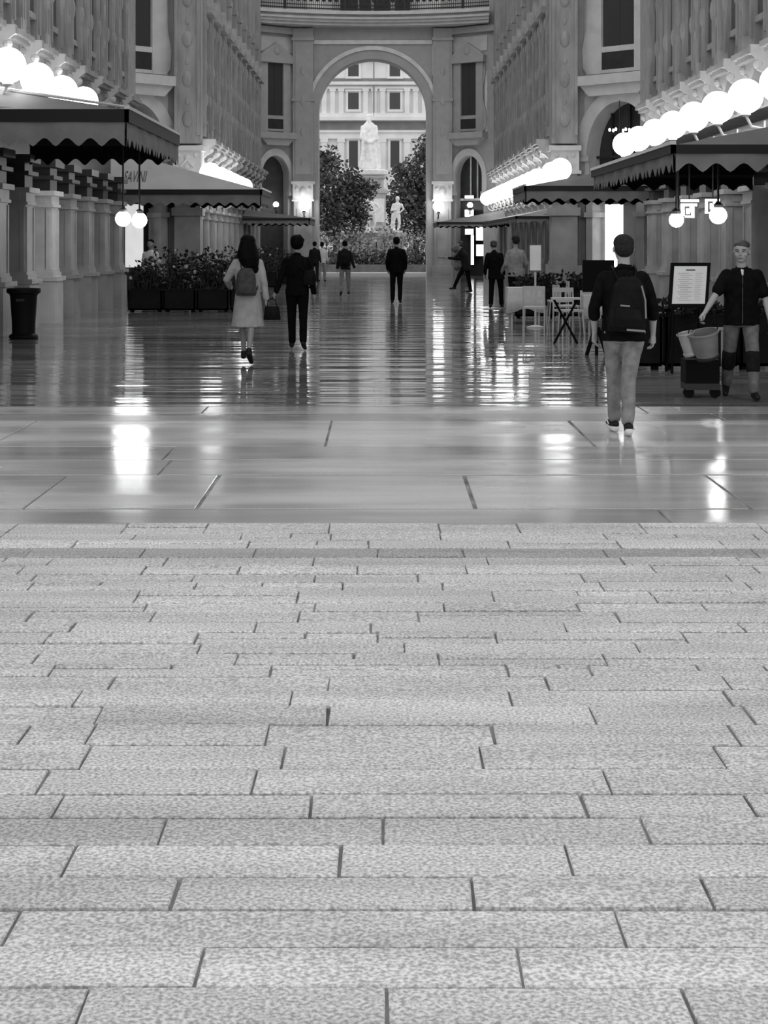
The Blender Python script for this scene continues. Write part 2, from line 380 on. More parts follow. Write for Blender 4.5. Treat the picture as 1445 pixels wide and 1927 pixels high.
def lower_pier(root, side, X, Y, w=.75, d=.7, m='pier_stone', dark='dark_recess'):
    M = Matrix.Translation((X, Y, 0)) @ Matrix.Scale(-side, 4, (1, 0, 0))
    b = MB(M); b.box(-d, .10, -w / 2 - .06, w / 2 + .06, 0, .88); b.box(-d, .15, -w / 2 - .1, w / 2 + .1, .88, .97)
    pl = b.build('plinth', 'pier_stone' if m == 'pier_stone' else m, root)
    b = MB(M); b.box(-d, 0, -w / 2, w / 2, .97, 2.42)
    b.box(-d, .06, -w / 2 - .05, w / 2 + .05, .97, 1.06); b.box(-d, .03, -w / 2 - .03, w / 2 + .03, 1.06, 1.12)
    # raised panel borders on the face that looks down the passage
    for (a, c) in ((-d + .02, -d + .1), (-.1, -.02)): b.box(a, c, -w / 2 - .025, -w / 2 + .01, 1.12, 2.38)
    b.box(-.02, .025, -w / 2 + .02, -w / 2 + .1, 1.12, 2.38); b.box(-.02, .025, w / 2 - .1, w / 2 - .02, 1.12, 2.38)
    s = b.build('shaft', m, root)
    b = MB(M); b.box(-d, .05, -w / 2 - .05, w / 2 + .05, 2.42, 2.48); b.box(-d, .02, -w / 2 - .02, w / 2 + .02, 2.48, 2.66); b.box(-d, .10, -w / 2 - .1, w / 2 + .1, 2.66, 2.76)
    b.box(-d + .15, -.1, -w / 2 - .04, -w / 2 + .02, 2.51, 2.63)
    c = b.build('capital', m, root)
    b = MB(M); b.box(-d, -.02, -w / 2 + .03, w / 2 - .03, 2.76, 3.25); b.box(-d, .08, -w / 2 - .08, w / 2 + .08, 3.0, 3.08); b.box(-d, .12, -w / 2 - .1, w / 2 + .1, 3.25, 3.4)
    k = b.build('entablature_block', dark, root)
    return [pl, s, c, k]
def replicate(parts, dy):
    for p in parts:
        if p.parent and p.parent in parts: continue
        c = p.copy(); C.objects.link(c); c.location = (p.location.x, p.location.y + dy, p.location.z)
        for ch in p.children:
            d = ch.copy(); C.objects.link(d); d.parent = c
def near_wall(name, side, X, Yend, y_first, Z0, nb, yp0, npier, pale=None):
    root = struct(empty(name))
    xo = X + side * 1.0
    b = MB(); b.box(min(X, xo), max(X, xo), 15, Yend, 4.15, 15); b.build('upper_wall', 'wall_stone', root)
    xl = X + side * .7
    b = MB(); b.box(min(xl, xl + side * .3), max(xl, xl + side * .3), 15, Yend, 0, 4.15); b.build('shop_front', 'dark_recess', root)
    ps = upper_bay(root, side, X, y_first, Z0)
    for k in range(1, nb): replicate(ps, 2.2 * k)
    pp = lower_pier(root, side, X, yp0)
    for k in range(1, npier):
        if pale is not None and k == pale: lower_pier(root, side, X - side * .04, yp0 + 2.2 * k, m='pier_marble')
        else: replicate(pp, 2.2 * k)
    return root
near_wall('wall_left', -1, -6.9, 45.0, 17.6, 5.3, 12, 18.2, 12, pale=7)
near_wall('wall_right', 1, 7.0, 42.9, 17.6, 4.95, 11, 17.1, 12)
def far_wall(name, side, X, Y0, Y1, Z0):
    root = struct(empty(name))
    b = MB(); b.box(min(X, X + side * .9), max(X, X + side * .9), Y0, Y1, 3.4, 15); b.build('upper_wall', 'wall_stone', root)
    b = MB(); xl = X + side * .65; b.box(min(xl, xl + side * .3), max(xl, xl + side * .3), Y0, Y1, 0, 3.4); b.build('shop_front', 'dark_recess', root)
    ps = upper_bay(root, side, X, Y0 + 1.6, Z0)
    n = int((Y1 - Y0 - 1) / 2.2)
    for k in range(1, n): replicate(ps, 2.2 * k)
    pp = lower_pier(root, side, X, Y0 + 1.2, dark='wall_stone')
    for k in range(1, n + 1): replicate(pp, 2.2 * k)
    # corner pilaster facing the octagon
    xc0, xc1 = (X - side * .15, X + side * .65); a, c = min(xc0, xc1), max(xc0, xc1)
    b = MB(); b.box(a, c, Y0 - .35, Y0 + .4, 4.75, 15)
    for k in range(7): b.sphere(((a + c) / 2, Y0 - .35, 5.5 + k * 1.25), .16, 10, 8, (1, .5, 1.6)); b.sphere(((a + c) / 2, Y0 - .35, 6.05 + k * 1.25), .07, 8, 6, (1, .5, 1.6))
    b.box(a, a + .1, Y0 - .40, Y0 - .3, 5.0, 14); b.box(c - .1, c, Y0 - .40, Y0 - .3, 5.0, 14)
    b.build('corner_pilaster', 'wall_relief', root)
    b = MB(); b.box(a - .1, c + .1, Y0 - .5, Y0 + .4, 4.52, 4.68); b.box(a - .04, c + .04, Y0 - .44, Y0 + .4, 3.9, 4.52); b.box(a - .1, c + .1, Y0 - .5, Y0 + .4, 3.8, 3.9)
    m = (a + c) / 2; b.sphere((m, Y0 - .44, 4.3), .1, 10, 8, (1, .6, 1)); b.tube([(m, Y0 - .45, 4.25), (m - .2, Y0 - .46, 4.02)], .05); b.tube([(m, Y0 - .45, 4.25), (m + .2, Y0 - .46, 4.02)], .05)
    b.sphere((m - .26, Y0 - .44, 4.38), .08, 8, 6, (1, .6, 1)); b.sphere((m + .26, Y0 - .44, 4.38), .08, 8, 6, (1, .6, 1)); b.sphere((m, Y0 - .44, 4.0), .07, 8, 6, (1.5, .6, 1))
    b.build('corner_capital', 'pier_marble', root)
    b = MB(); b.box(a, c, Y0 - .38, Y0 + .4, .95, 3.8); b.box(a - .12, c + .12, Y0 - .5, Y0 + .4, 0, .95); b.box(a - .08, c + .08, Y0 - .46, Y0 + .3, 2.5, 2.75); b.box(a - .08, c + .08, Y0 - .46, Y0 + .3, 2.95, 3.05)
    b.build('corner_pier', 'pier_stone', root)
    return root
far_wall('wall_back_left', -1, -5.75, 50.0, 77.2, 4.75)
far_wall('wall_back_right', 1, 5.5, 50.0, 77.2, 4.75)

# ---------------------------------------------------------------- octagon chamfers
def window_unit(root, M, cu, z0, z1, hw, panez, fm='wall_stone_pale'):
    """framed tall window with a balcony panel and corbel shelf in local coordinates (y < 0 towards the viewer)"""
    f = hw * 1.9
    b = MB(M)
    for s in (-1, 1):
        b.box(cu + s * hw if s > 0 else cu - f, cu + f if s > 0 else cu - hw, -.14, 0, panez - .7, z1)
        b.prism([(cu + s * f, panez - .7), (cu + s * (f + .16), panez - .5), (cu + s * (f + .2), panez + .1), (cu + s * f, panez + .9)], 'y', -.12, 0)
        b.prism([(cu + s * f, z1 - 1.2), (cu + s * (f + .14), z1 - .5), (cu + s * (f + .04), z1)], 'y', -.12, 0)
    b.box(cu - hw, cu + hw, -.12, 0, panez - .05, panez + .12); b.box(cu - hw, cu + hw, -.12, 0, z0 - .05, z0 + .06)
    b.box(cu - f - .12, cu + f + .12, -.3, 0, z1, z1 + .3)
    b.prism([(cu - f - .15, z1 + .3), (cu + f + .15, z1 + .3), (cu + f * .7, z1 + .62), (cu, z1 + 1.0), (cu - f * .7, z1 + .62)], 'y', -.26, 0)
    b.sphere((cu, -.26, z1 + .58), .2, 10, 8, (1, .5, 1))
    o = b.build('window_frame', fm, root)
    b = MB(M); b.box(cu - f - .22, cu + f + .22, -.5, 0, z0 - .42, z0 - .12)
    b.prism([(cu - f - .1, z0 - .42), (cu + f + .1, z0 - .42), (cu + f - .25, z0 - .75), (cu - f + .25, z0 - .75)], 'y', -.36, 0)
    b.build('corbel_shelf', fm, root)
    b = MB(M); b.box(cu - hw, cu + hw, -.04, .02, panez + .12, z1); b.box(cu - hw * .04, cu + hw * .04, -.06, 0, panez + .12, z1); pn = b.build('window_pane', 'window_pane', o)
    b = MB(M); b.box(cu - hw, cu + hw, -.1, .0, z0 + .06, panez - .05); b.build('balcony_panel', 'dark_recess', o)
def chamfer(name, side, x0, y0, lit):
    """45 degree wall from the far arm's corner back towards the viewer"""
    root = struct(empty(name)); L = 4.3
    if side > 0: M = MF(x0, y0, R(-45))
    else: M = MF(x0, y0, R(45)) @ Matrix.Scale(-1, 4, (1, 0, 0))
    b = MB(M); hole_wall(b, 0, L, 0, 15, 1.8, 1.25, 4.35, 1.65, .6); b.build('wall_face', 'wall_stone_pale', root)
    b = MB(M); arch_band(b, 1.8, 1.25, 1.72, 4.35, 1.65, 2.05, -.14, .1); b.box(.0, .62, -.14, 0, 4.2, 4.38); b.box(2.98, 3.6, -.14, 0, 4.2, 4.38); b.build('archivolt', 'wall_stone_pale', root)
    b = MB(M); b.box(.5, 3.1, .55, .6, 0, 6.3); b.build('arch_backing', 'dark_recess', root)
    b = MB(M); b.box(1.77, 1.83, .4, .5, 2.9, 6.0); b.box(1.1, 1.15, .4, .5, 2.9, 5.7); b.box(2.45, 2.5, .4, .5, 2.9, 5.7); b.box(.55, 3.05, .38, .52, 2.85, 3.0); b.box(.55, 3.05, .38, .5, 4.3, 4.38)
    b.build('fanlight_bars', 'dark_metal', root)
    window_unit(root, M, 1.75, 6.95, 10.4, .62, 7.6)
    # ground floor: clustered piers and a lit shop opening
    for u, wd in ((.25, .32), (.85, .2), (2.75, .3), (3.5, .5)):
        b = MB(M); b.box(u - wd / 2, u + wd / 2, -.35, .3, .95, 3.3); b.box(u - wd / 2 - .07, u + wd / 2 + .07, -.42, .3, 0, .95); b.box(u - wd / 2 - .07, u + wd / 2 + .07, -.42, .3, 2.45, 2.6); b.box(u - wd / 2 - .07, u + wd / 2 + .07, -.42, .3, 3.3, 3.5)
        b.build('pier', 'pier_stone', root)
    for (a, c) in lit:
        b = MB(M); b.box(a, c, .1, .16, .9, 2.85); b.build('lit_shop_window', 'lit_panel' if side < 0 else 'bright_panel', root)
    return root
chamfer('wall_corner_left', -1, -6.35, 50.3, [(1.3, 1.95)])
chamfer('wall_corner_right', 1, 6.15, 50.3, [(1.1, 1.75)])
for s, nm in ((-1, 'wall_side_left'), (1, 'wall_side_right')):
    b = MB(); b.box(s * 15 - .2, s * 15 + .2, 30, 60, 0, 15); struct(b.build(nm, 'wall_stone'))
    b = MB(); x = s * 9.2; b.box(min(x, s * 15), max(x, s * 15), 47.2, 47.8, 0, 15); struct(b.build(nm + '_return', 'wall_stone'))

# ---------------------------------------------------------------- end wall with the great arch
root = struct(empty('wall_end')); YE = 79.0
M = MF(0, YE, 0); cu = -.37
b = MB(M); hole_wall(b, -4.35, 3.55, 0, 16, cu, 2.67, 8.05, 2.67, 1.2, 40); b.build('wall_face', 'end_stone', root)
b = MB(M); arch_band(b, cu, 2.67, 3.1, 8.05, 2.67, 3.1, -.16, .1, 40, legs=0); b.build('arch_moulding', 'end_stone', root)
b = MB(M); arch_band(b, cu, 3.1, 3.28, 8.05, 3.1, 3.3, -.24, 0, 40); b.build('archivolt', 'pier_marble', root)
b = MB(M); b.box(-3.5, 2.78, -.1, 0, 11.45, 11.65); b.box(-3.5, -3.3, -.1, 0, 9.9, 11.5); b.box(2.58, 2.78, -.1, 0, 9.9, 11.5); b.build('spandrel_frame', 'pier_marble', root)
for (a, c) in ((-4.3, -3.3), (2.62, 3.55)):
    b = MB(M); b.box(a, c, -.35, 0, 4.65, 12.2); b.box(a + .12, c - .12, -.4, -.3, 5.0, 11.4); b.box(a - .05, c + .05, -.42, 0, 8.6, 8.75); b.box(a - .06, c + .06, -.44, 0, 11.6, 11.75)
    for k in range(4): b.sphere(((a + c) / 2, -.4, 5.6 + k * 1.5), .14, 8, 6, (1, .4, 1.8))
    b.build('pilaster', 'end_stone', root)
    b = MB(M); b.box(a - .08, c + .08, -.5, 0, 4.5, 4.65); b.box(a, c, -.45, 0, 3.75, 4.5); b.box(a - .05, c + .05, -.48, 0, 3.66, 3.75)
    m = (a + c) / 2; b.sphere((m, -.46, 4.15), .18, 10, 8, (1, .5, 1.2)); b.sphere((m - .3, -.45, 4.3), .09, 8, 6); b.sphere((m + .3, -.45, 4.3), .09, 8, 6)
    b.build('capital', 'pier_marble', root)
    b = MB(M); b.box(a + .05, c - .05, -.4, 0, .5, 3.66); b.box(a - .05, c + .05, -.5, 0, 0, .5); b.box(a + .2, c - .2, -.45, -.3, .9, 3.3); b.build('pier', 'pier_stone', root)
# side panels, slightly canted
for s, x0 in ((-1, -4.35), (1, 3.55)):
    ang = R(38) * (1 if s < 0 else -1)
    Mx = (MF(x0, YE, R(38)) @ Matrix.Scale(-1, 4, (1, 0, 0))) if s < 0 else MF(x0, YE, R(-38))
    b = MB(Mx); cu2 = 1.08; hole_wall(b, 0, 3.0, 0, 16, cu2, .82, 4.85, 1.05, .5); b.build('side_face', 'end_stone', root)
    b = MB(Mx); arch_band(b, cu2, .82, 1.08, 4.85, 1.05, 1.4, -.14, .1); b.box(-.0, .26, -.14, .05, 4.1, 4.85); b.box(1.9, 2.16, -.14, .05, 4.1, 4.85); b.box(-.05, .3, -.2, .05, 3.95, 4.12); b.box(1.86, 2.3, -.2, .05, 3.95, 4.12); b.build('side_archivolt', 'wall_stone_pale', root)
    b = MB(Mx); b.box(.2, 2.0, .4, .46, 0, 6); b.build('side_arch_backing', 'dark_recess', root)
    if s > 0:
        b = MB(Mx); b.box(.9, .95, .3, .38, 3.8, 5.9); b.box(1.3, 1.35, .3, .38, 3.8, 5.8); b.box(.3, 1.9, .3, .36, 3.7, 3.82); b.build('fanlight_bars', 'wall_stone_pale', root)
    for (a, c) in ((.0, .14), (2.02, 2.16)):
        b = MB(Mx); b.box(a, c, -.05, 0, 6.9, 10.0); b.build('pale_panel', 'pier_marble', root)
    b = MB(Mx); b.box(.0, 2.16, -.05, 0, 11.0, 11.75); b.build('pale_panel', 'wall_stone_pale', root)
    window_unit(root, Mx, cu2, 7.15, 10.45, .46, 7.75, 'end_stone')
    b = MB(Mx); b.box(0, 3.0, -.28, 0, 11.9, 12.2); b.build('side_cornice', 'end_stone', root)
# curved cornice and balcony
def curve_y(x): return YE - .55 - 1.35 * ((x + .37) / 5.6) ** 2
def arc_strip(b, xs, dy0, dy1, z0, z1):
    for a, c in zip(xs[:-1], xs[1:]):
        ya, yc = curve_y(a), curve_y(c)
        b.add([(a, ya + dy0, z0), (c, yc + dy0, z0), (c, yc + dy1, z0), (a, ya + dy1, z0), (a, ya + dy0, z1), (c, yc + dy0, z1), (c, yc + dy1, z1), (a, ya + dy1, z1)],
              [(0, 3, 2, 1), (4, 5, 6, 7), (0, 1, 5, 4), (1, 2, 6, 5), (2, 3, 7, 6), (3, 0, 4, 7)])
xs = [-5.95 + i * 11.2 / 36 for i in range(37)]
b = MB(); arc_strip(b, xs, -.15, 1.4, 12.28, 12.42); arc_strip(b, xs, -.3, 1.4, 12.42, 12.56); arc_strip(b, xs, -.45, 1.4, 12.56, 12.66); arc_strip(b, xs, -.3, 1.4, 12.66, 12.78)
arc_strip(b, xs, -.55, 1.4, 12.78, 12.95); b.build('cornice', 'wall_stone_pale', root)
bal = empty('balcony_railing', (0, 0, 0)); bal.parent = root
b = MB(); arc_strip(b, xs, -.45, -.38, 13.02, 13.08); arc_strip(b, xs, -.45, -.38, 13.78, 13.86); arc_strip(b, xs, -.45, -.39, 13.2, 13.24); b.build('rail', 'dark_metal', bal)
b = MB()
for i in range(110):
    x = -5.9 + i * 11.1 / 109; y = curve_y(x) - .41; b.box(x - .013, x + .013, y - .013, y + .013, 12.95, 13.85)
    if i % 3 == 1: b.sphere((x, y, 13.5), .1, 8, 5, (1, .25, 1.4))
b.build('balusters', 'dark_metal', bal)
b = MB()
for x in (-4.6, -1.7, 1.2, 4.0):
    y = curve_y(x) - .41; b.box(x - .06, x + .06, y - .06, y + .06, 12.95, 13.95)
b.build('railing_posts', 'dark_metal', bal)
b = MB(M)
for (a, c) in ((-1.95, -1.1), (-1.0, -.45), (-.3, .5), (.75, 1.5)): b.box(a, c, -.06, -.01, 12.96, 15.6)
b.build('balcony_doors', 'dark_recess', root)
b = MB(M)
for (a, c) in ((-3.6, -2.4), (1.9, 3.0)): b.box(a, c, -.06, -.01, 12.96, 15.4)
b.build('pale_panel', 'pier_marble', root)

# ---------------------------------------------------------------- shops glimpsed at the far end
def lit_sign(x0, x1, y, z0, z1, label, m='sign_white'):
    q = 78.15 / y; x0 *= q; x1 *= q; z0 = EYE + (z0 - EYE) * q; z1 = EYE + (z1 - EYE) * q; y = 78.15
    b = MB(); b.box(x0, x1, y, y + .7, z0, z1); o = b.build('shop_sign', 'dark_metal'); tag(o, label, 'sign')
    b = MB(); b.box(x0 + .015, x1 - .015, y - .015, y - .001, z0 + .015, z1 - .015); b.build('lit_face', m, o); return o
lit_sign(4.05, 4.5, 76.4, 3.72, 3.9, 'upper glowing bar sign in the arched doorway by the great arch')
lit_sign(4.05, 4.5, 76.4, 2.86, 3.22, 'lower glowing bar sign in the arched doorway by the great arch')
lit_sign(4.05, 4.48, 76.2, 2.0, 2.3, 'small glowing sign over the far shop door under the end canopy')
lit_sign(4.33, 4.50, 76.25, .55, 2.0, 'tall narrow glowing sign beside the far shop door')
lit_sign(4.56, 4.92, 75.9, 1.72, 2.45, 'glowing upper showcase by the far shop corner')
lit_sign(4.56, 4.94, 75.8, .98, 1.55, 'glowing square poster case below the far shop showcase')

# ---------------------------------------------------------------- globe lamps
def globe_lamp(side, r=.29, arm=.85, m='globe_glass'):
    root = empty('globe_lamp')
    b = MB(); b.sphere((0, 0, 0), r, 28, 18); b.build('globe', m, root, True)
    b = MB(); b.lathe([(.05, -r - .05), (.09, -r - .02), (.07, -r + .04)], (0, 0, 0), 12)
    b.tube([(0, 0, -r - .03), (side * .1, 0, -r - .22), (side * arm * .6, 0, -r - .3), (side * arm, 0, -r - .1)], [.025, .03, .03, .04], 8)
    b.tube([(side * arm * .55, 0, -r - .3), (side * arm * .75, 0, -r - .45), (side * arm, 0, -r - .5)], .02, 8)
    b.box(min(side * arm, side * (arm + .06)), max(side * arm, side * (arm + .06)), -.07, .07, -r - .6, -r + .05)
    b.build('bracket', 'wall_stone_pale', root)
    return root
def lamp_row(side, X, Z, ys, words, r=.29, arm=.85):
    first = None
    for i, y in enumerate(ys):
        lab = 'lit white globe lamp, %s in line %s' % (ORD[i], words)
        if first is None: o = first = globe_lamp(side, r, arm); o.location = (X, y, Z)
        else: o = copy_tree(first, loc=(X, y, Z))
        tag(o, lab, 'lamp', 'globe lamps ' + words)
lamp_row(-1, -6.0, 4.55, [25.7, 27.9, 30.1, 32.3], 'above the high fringed canopy', .29)
lamp_row(1, 6.1, 4.13, [24.4, 26.6, 28.8, 31.0, 33.2, 35.4, 37.6, 39.8], 'above the menu board canopy', .29)
lamp_row(-1, -5.05, 3.72, [47.4, 50.4, 52.6, 54.8, 57.0, 59.2], 'on the far wall behind the lettered canopy', .32, .7)
lamp_row(1, 5.05, 3.72, [44.6, 46.8] + [51.2 + 2.2 * k for k in range(12)], 'running to the great arch', .31, .45)
def sconce(x, y, z, r, label, m='globe_glass'):
    o = globe_lamp(1, r, .01, m); o.location = (x, y, z); tag(o, label, 'lamp')
    for ch in o.children:
        if ch.name.startswith('bracket'): bpy.data.objects.remove(ch)
    b = MB(); b.lathe([(.12, -r - .12), (.06, -r - .05), (.09, -r + .03)], (0, 0, 0), 12); b.tube([(0, 0, -r - .08), (0, .15, -r - .3), (0, .55, -r - .25)], .03, 8); b.build('bracket', 'dark_metal', o)
    return o
sconce(-3.72, 78.0, 3.45, .27, 'bright wall globe on the arch pier beyond the lettered canopy')
sconce(2.86, 78.0, 3.4, .27, 'bright wall globe on the arch pier beside the small arched doorway')
sconce(-5.09, 78.0, 3.49, .14, 'small round lamp at the tip of the lettered canopy', 'globe_small')
sconce(4.40, 77.9, 3.46, .14, 'small round lamp between two glowing bar signs', 'globe_small')
# hanging pairs of globes under the canopies
def hanging(x, y, z, r, label, top):
    o = empty('pendant_lamp', (x, y, z), label=label, cat='lamp')
    b = MB(); b.sphere((0, 0, 0), r, 24, 16); b.build('globe', 'globe_pendant', o, True)
    b = MB(); b.lathe([(.07, r - .03), (.08, r + .03), (.03, r + .07)], (0, 0, 0), 12); b.tube([(0, 0, r + .05), (0, 0, top - z)], .018, 8); b.build('stem', 'dark_metal', o)
hanging(-5.02, 31.15, 2.15, .15, 'round white pendant on the stone pier side of the pair behind the high canopy', 3.6)
hanging(-4.70, 31.15, 2.12, .15, 'round white pendant above the waiter behind the plants', 3.6)
hanging(4.87, 26.2, 2.06, .12, 'round white pendant over the menu board', 3.2)
hanging(5.45, 25.7, 2.13, .14, 'larger round white pendant near the man with buckets', 3.3)
hanging(5.05, 27.0, 2.13, .06, 'tiny round lamp between the two large pendants', 3.25)
# lit letters under the canopy
def lit_letters(x, y, z, w_, h_, label, shapes):
    o = empty('illuminated_sign', (x, y, z), label=label, cat='sign')
    b = MB(); b.box(-w_ / 2, w_ / 2, .03, .07, 0, h_); b.build('backboard', 'dark_metal', o)
    b = MB()
    for (a, c, d, e) in shapes: b.box(-w_ / 2 + a * w_, -w_ / 2 + c * w_, -.01, .03, d * h_, e * h_)
    b.build('lit_strokes', 'sign_white', o)
    b = MB(); b.tube([(0, .05, h_), (0, .05, 3.27 - z)], .012, 6); b.build('hanger', 'dark_metal', o)
lit_letters(5.13, 26.4, 2.1, .30, .31, 'glowing sign of stacked bars between the pendants', [(0, 1, .85, .97), (0, .9, .62, .76), (0, .2, .1, .62), (.25, .75, .0, .12), (.3, .5, .2, .5), (.5, .75, .3, .6), (.6, .75, 0, .5)])
lit_letters(5.52, 26.4, 2.17, .27, .24, 'glowing square sign beside the larger pendant', [(0, .6, .0, .1), (0, .15, 0, 1), (.15, .9, .85, 1), (.3, .42, .3, .7), (.42, .6, .45, .6), (.5, .62, .1, .85)])
# chandelier in the upper arch
ch = empty('chandelier', (7.3, 48.6, 5.0), label='small lit chandelier inside the arched upper window of the octagon corner', cat='chandelier')
b = MB(); b.tube([(0, 0, 0), (0, 0, 1.0)], .015, 6)
for k in range(6): a = k * math.pi / 3; b.tube([(0, 0, 0), (.2 * math.cos(a), .2 * math.sin(a), -.05), (.3 * math.cos(a), .3 * math.sin(a), .05)], .012, 6)
b.build('frame', 'dark_metal', ch)
for k in range(6): a = k * math.pi / 3; b = MB(); b.sphere((.3 * math.cos(a), .3 * math.sin(a), .1), .035, 8, 6, (1, 1, 1.5)); b.build('candle_bulb', 'globe_small', ch)

# ---------------------------------------------------------------- awnings
def scallop(b, p0, p1, ztop, zbot, n, depth, inward):
    """hanging fringe between ground points p0 and p1; thin cloth of real thickness"""
    p0 = Vector((p0[0], p0[1], 0)); p1 = Vector((p1[0], p1[1], 0)); d = p1 - p0; nrm = Vector((inward[0], inward[1], 0)) * .012
    seg = 8; N = n * seg; pts = []
    for i in range(N + 1):
        t = i / N; ph = (i % seg) / seg
        z = zbot + depth * (abs(math.sin(math.pi * (t * n))) ** 1.6)
        sway = .012 * math.sin(t * n * 2.1)
        pts.append((p0 + d * t + nrm.normalized() * sway, z))
    vs = []
    for p, z in pts: vs += [(p.x, p.y, ztop), (p.x, p.y, z), (p.x + nrm.x, p.y + nrm.y, ztop), (p.x + nrm.x, p.y + nrm.y, z)]
    fs = [[], []]
    for i in range(N):
        a = 4 * i; c = a + 4; fs[0] += [(a, a + 1, c + 1, c), (a, c, c + 2, a + 2), (a + 1, a + 3, c + 3, c + 1)]; fs[1].append((a + 2, c + 2, c + 3, a + 3))
    n0 = len(b.v); b.cm = 0; b.add(vs, fs[0]); b.cm = 1; b.f += [tuple(i + n0 for i in f) for f in fs[1]]; b.mi += [1] * len(fs[1]); b.cm = 0
def awning(xo, xw, Y0, Y1, zb, zv, zt, ztop, ridge, label, cm='canopy', sc=.42, sd=.1, trim=True, struts=True):
    """xo passage edge, xw wall edge; zb fringe bottom, zv fringe top, zt bar top, ztop height at the wall, ridge = run of the end slopes"""
    s = 1 if xw > xo else -1; root = empty('awning', ((xo + xw) / 2, (Y0 + Y1) / 2, 0), label=label, cat='awning')
    ox, oy = (xo + xw) / 2, (Y0 + Y1) / 2; M = Matrix.Translation((-ox, -oy, 0))
    r = ridge
    A = [(xo, Y0, zt), (xw, Y0, zt), (xw, Y1, zt), (xo, Y1, zt)]; k = min(abs(xw - xo), 99)
    B = [(xw, Y0 + r, ztop), (xw, Y1 - r, ztop)]
    b = MB(M); t = .04
    up = A + B; dn = [(x, y, z - t) for x, y, z in up]
    b.add(up + dn, [(0, 1, 4), (0, 4, 5, 3), (3, 5, 2), (6, 10, 7), (6, 9, 11, 10), (9, 8, 11), (0, 6, 7, 1), (3, 2, 8, 9), (0, 3, 9, 6), (1, 7, 10, 4), (4, 10, 11, 5), (5, 11, 8, 2)])
    b.build('canopy', cm, root)
    b = MB(M); e = .03; ln = [(x, y, z - t - e) for x, y, z in up]; lm = [(x, y, z - t - e - .015) for x, y, z in up]
    b.add(ln + lm, [(0, 1, 4), (0, 4, 5, 3), (3, 5, 2), (6, 10, 7), (6, 9, 11, 10), (9, 8, 11), (0, 6, 7, 1), (3, 2, 8, 9), (0, 3, 9, 6), (1, 7, 10, 4), (4, 10, 11, 5), (5, 11, 8, 2)]); b.build('underside_shade', 'black_cloth', root)  # added black sheet, paints the shade on the canopy underside
    b = MB(M); q = .06
    b.box(min(xo, xw) - (q if s > 0 else 0), max(xo, xw) + (q if s < 0 else 0), Y0 - q, Y0 + .02, zv, zt); b.box(min(xo - s * q, xo), max(xo - s * q, xo), Y0 - q, Y1 + q, zv, zt); b.box(min(xo, xw), max(xo, xw), Y1 - .02, Y1 + q, zv, zt)
    fr = b.build('frame', 'awning_bar', root)
    if trim:
        b = MB(M); b.box(min(xo - s * (q + .02), xo), max(xo - s * (q + .02), xo), Y0 - q, Y1 + q, zt, zt + .05); b.build('lamplit_edge', 'awning_trim', root)  # pale strip, lamplight on the fascia edge put into the colour
    wx, wy = abs(xw - xo), Y1 - Y0
    for (p0, p1, inn, L) in (((xo, Y0 - .03), (xw, Y0 - .03), (0, 1), wx), ((xo - s * .03, Y0), (xo - s * .03, Y1), (s, 0), wy), ((xo, Y1 + .03), (xw, Y1 + .03), (0, -1), wx)):
        b = MB(M); scallop(b, p0, p1, zv, zb, max(3, int(round(L / sc))), sd, inn); b.build('valance', ('valance', 'black_cloth'), root)  # inner faces coloured black for the shade under the canopy
    if struts:
        n = 2
        for i in range(n):
            y = Y0 + .1 + (wy - .2) * i / (n - 1); b = MB(M)
            b.tube([(xo, y, zt - .05), (xw, y, zt - .05 + .1)], .03, 6); b.build('strut', 'dark_metal', root)
    return root
L1 = awning(-4.0, -6.88, 25.0, 31.3, 3.2, 3.58, 3.78, 4.3, 1.2, 'high dark canopy with deep scalloped fringe beside the litter bin', sc=.37, sd=.13)
M1 = Matrix.Translation((5.44, -28.15, 0))
for t0 in (0, .35):
    b = MB(M1); b.tube([(-4.0 - t0, 25.0 + t0 * .4, 3.82 + t0 * .18), (-6.88, 26.2, 4.33 - t0 * .1)], .022, 6); b.build('hip_rib', 'awning_trim', L1)
L2 = awning(-3.46, -8.2, 46.0, 49.6, 2.72, 3.05, 3.2, 4.5, 1.7, 'pale sloping canopy with tall faded lettering over the plant boxes', cm='canopy_pale', sc=.34, sd=.1)
awning(-2.95, -5.7, 66.0, 71.0, 2.36, 2.56, 2.66, 3.05, 1.5, 'small grey canopy beyond the lettered one, near the great arch', sc=.3, sd=.08)
awning(4.0, 6.95, 21.6, 29.7, 2.65, 2.9, 3.02, 3.62, 1.3, 'dark hipped canopy over the framed menu board', sc=.36, sd=.12)
awning(4.0, 8.6, 43.6, 47.4, 2.78, 3.08, 3.22, 4.1, 1.5, 'wide middle canopy with scalloped fringe at the octagon corner', sc=.36, sd=.1)
awning(2.5, 5.4, 68.0, 73.5, 2.3, 2.42, 2.52, 3.05, 1.5, 'farthest flat grey canopy near the arched doorway', sc=.3, sd=.06)
awning(4.35, 5.4, 50.5, 66.5, 2.28, 2.42, 2.5, 2.75, .4, 'long narrow canopy along the far piers behind the white tables', sc=.36, sd=.07, trim=False)
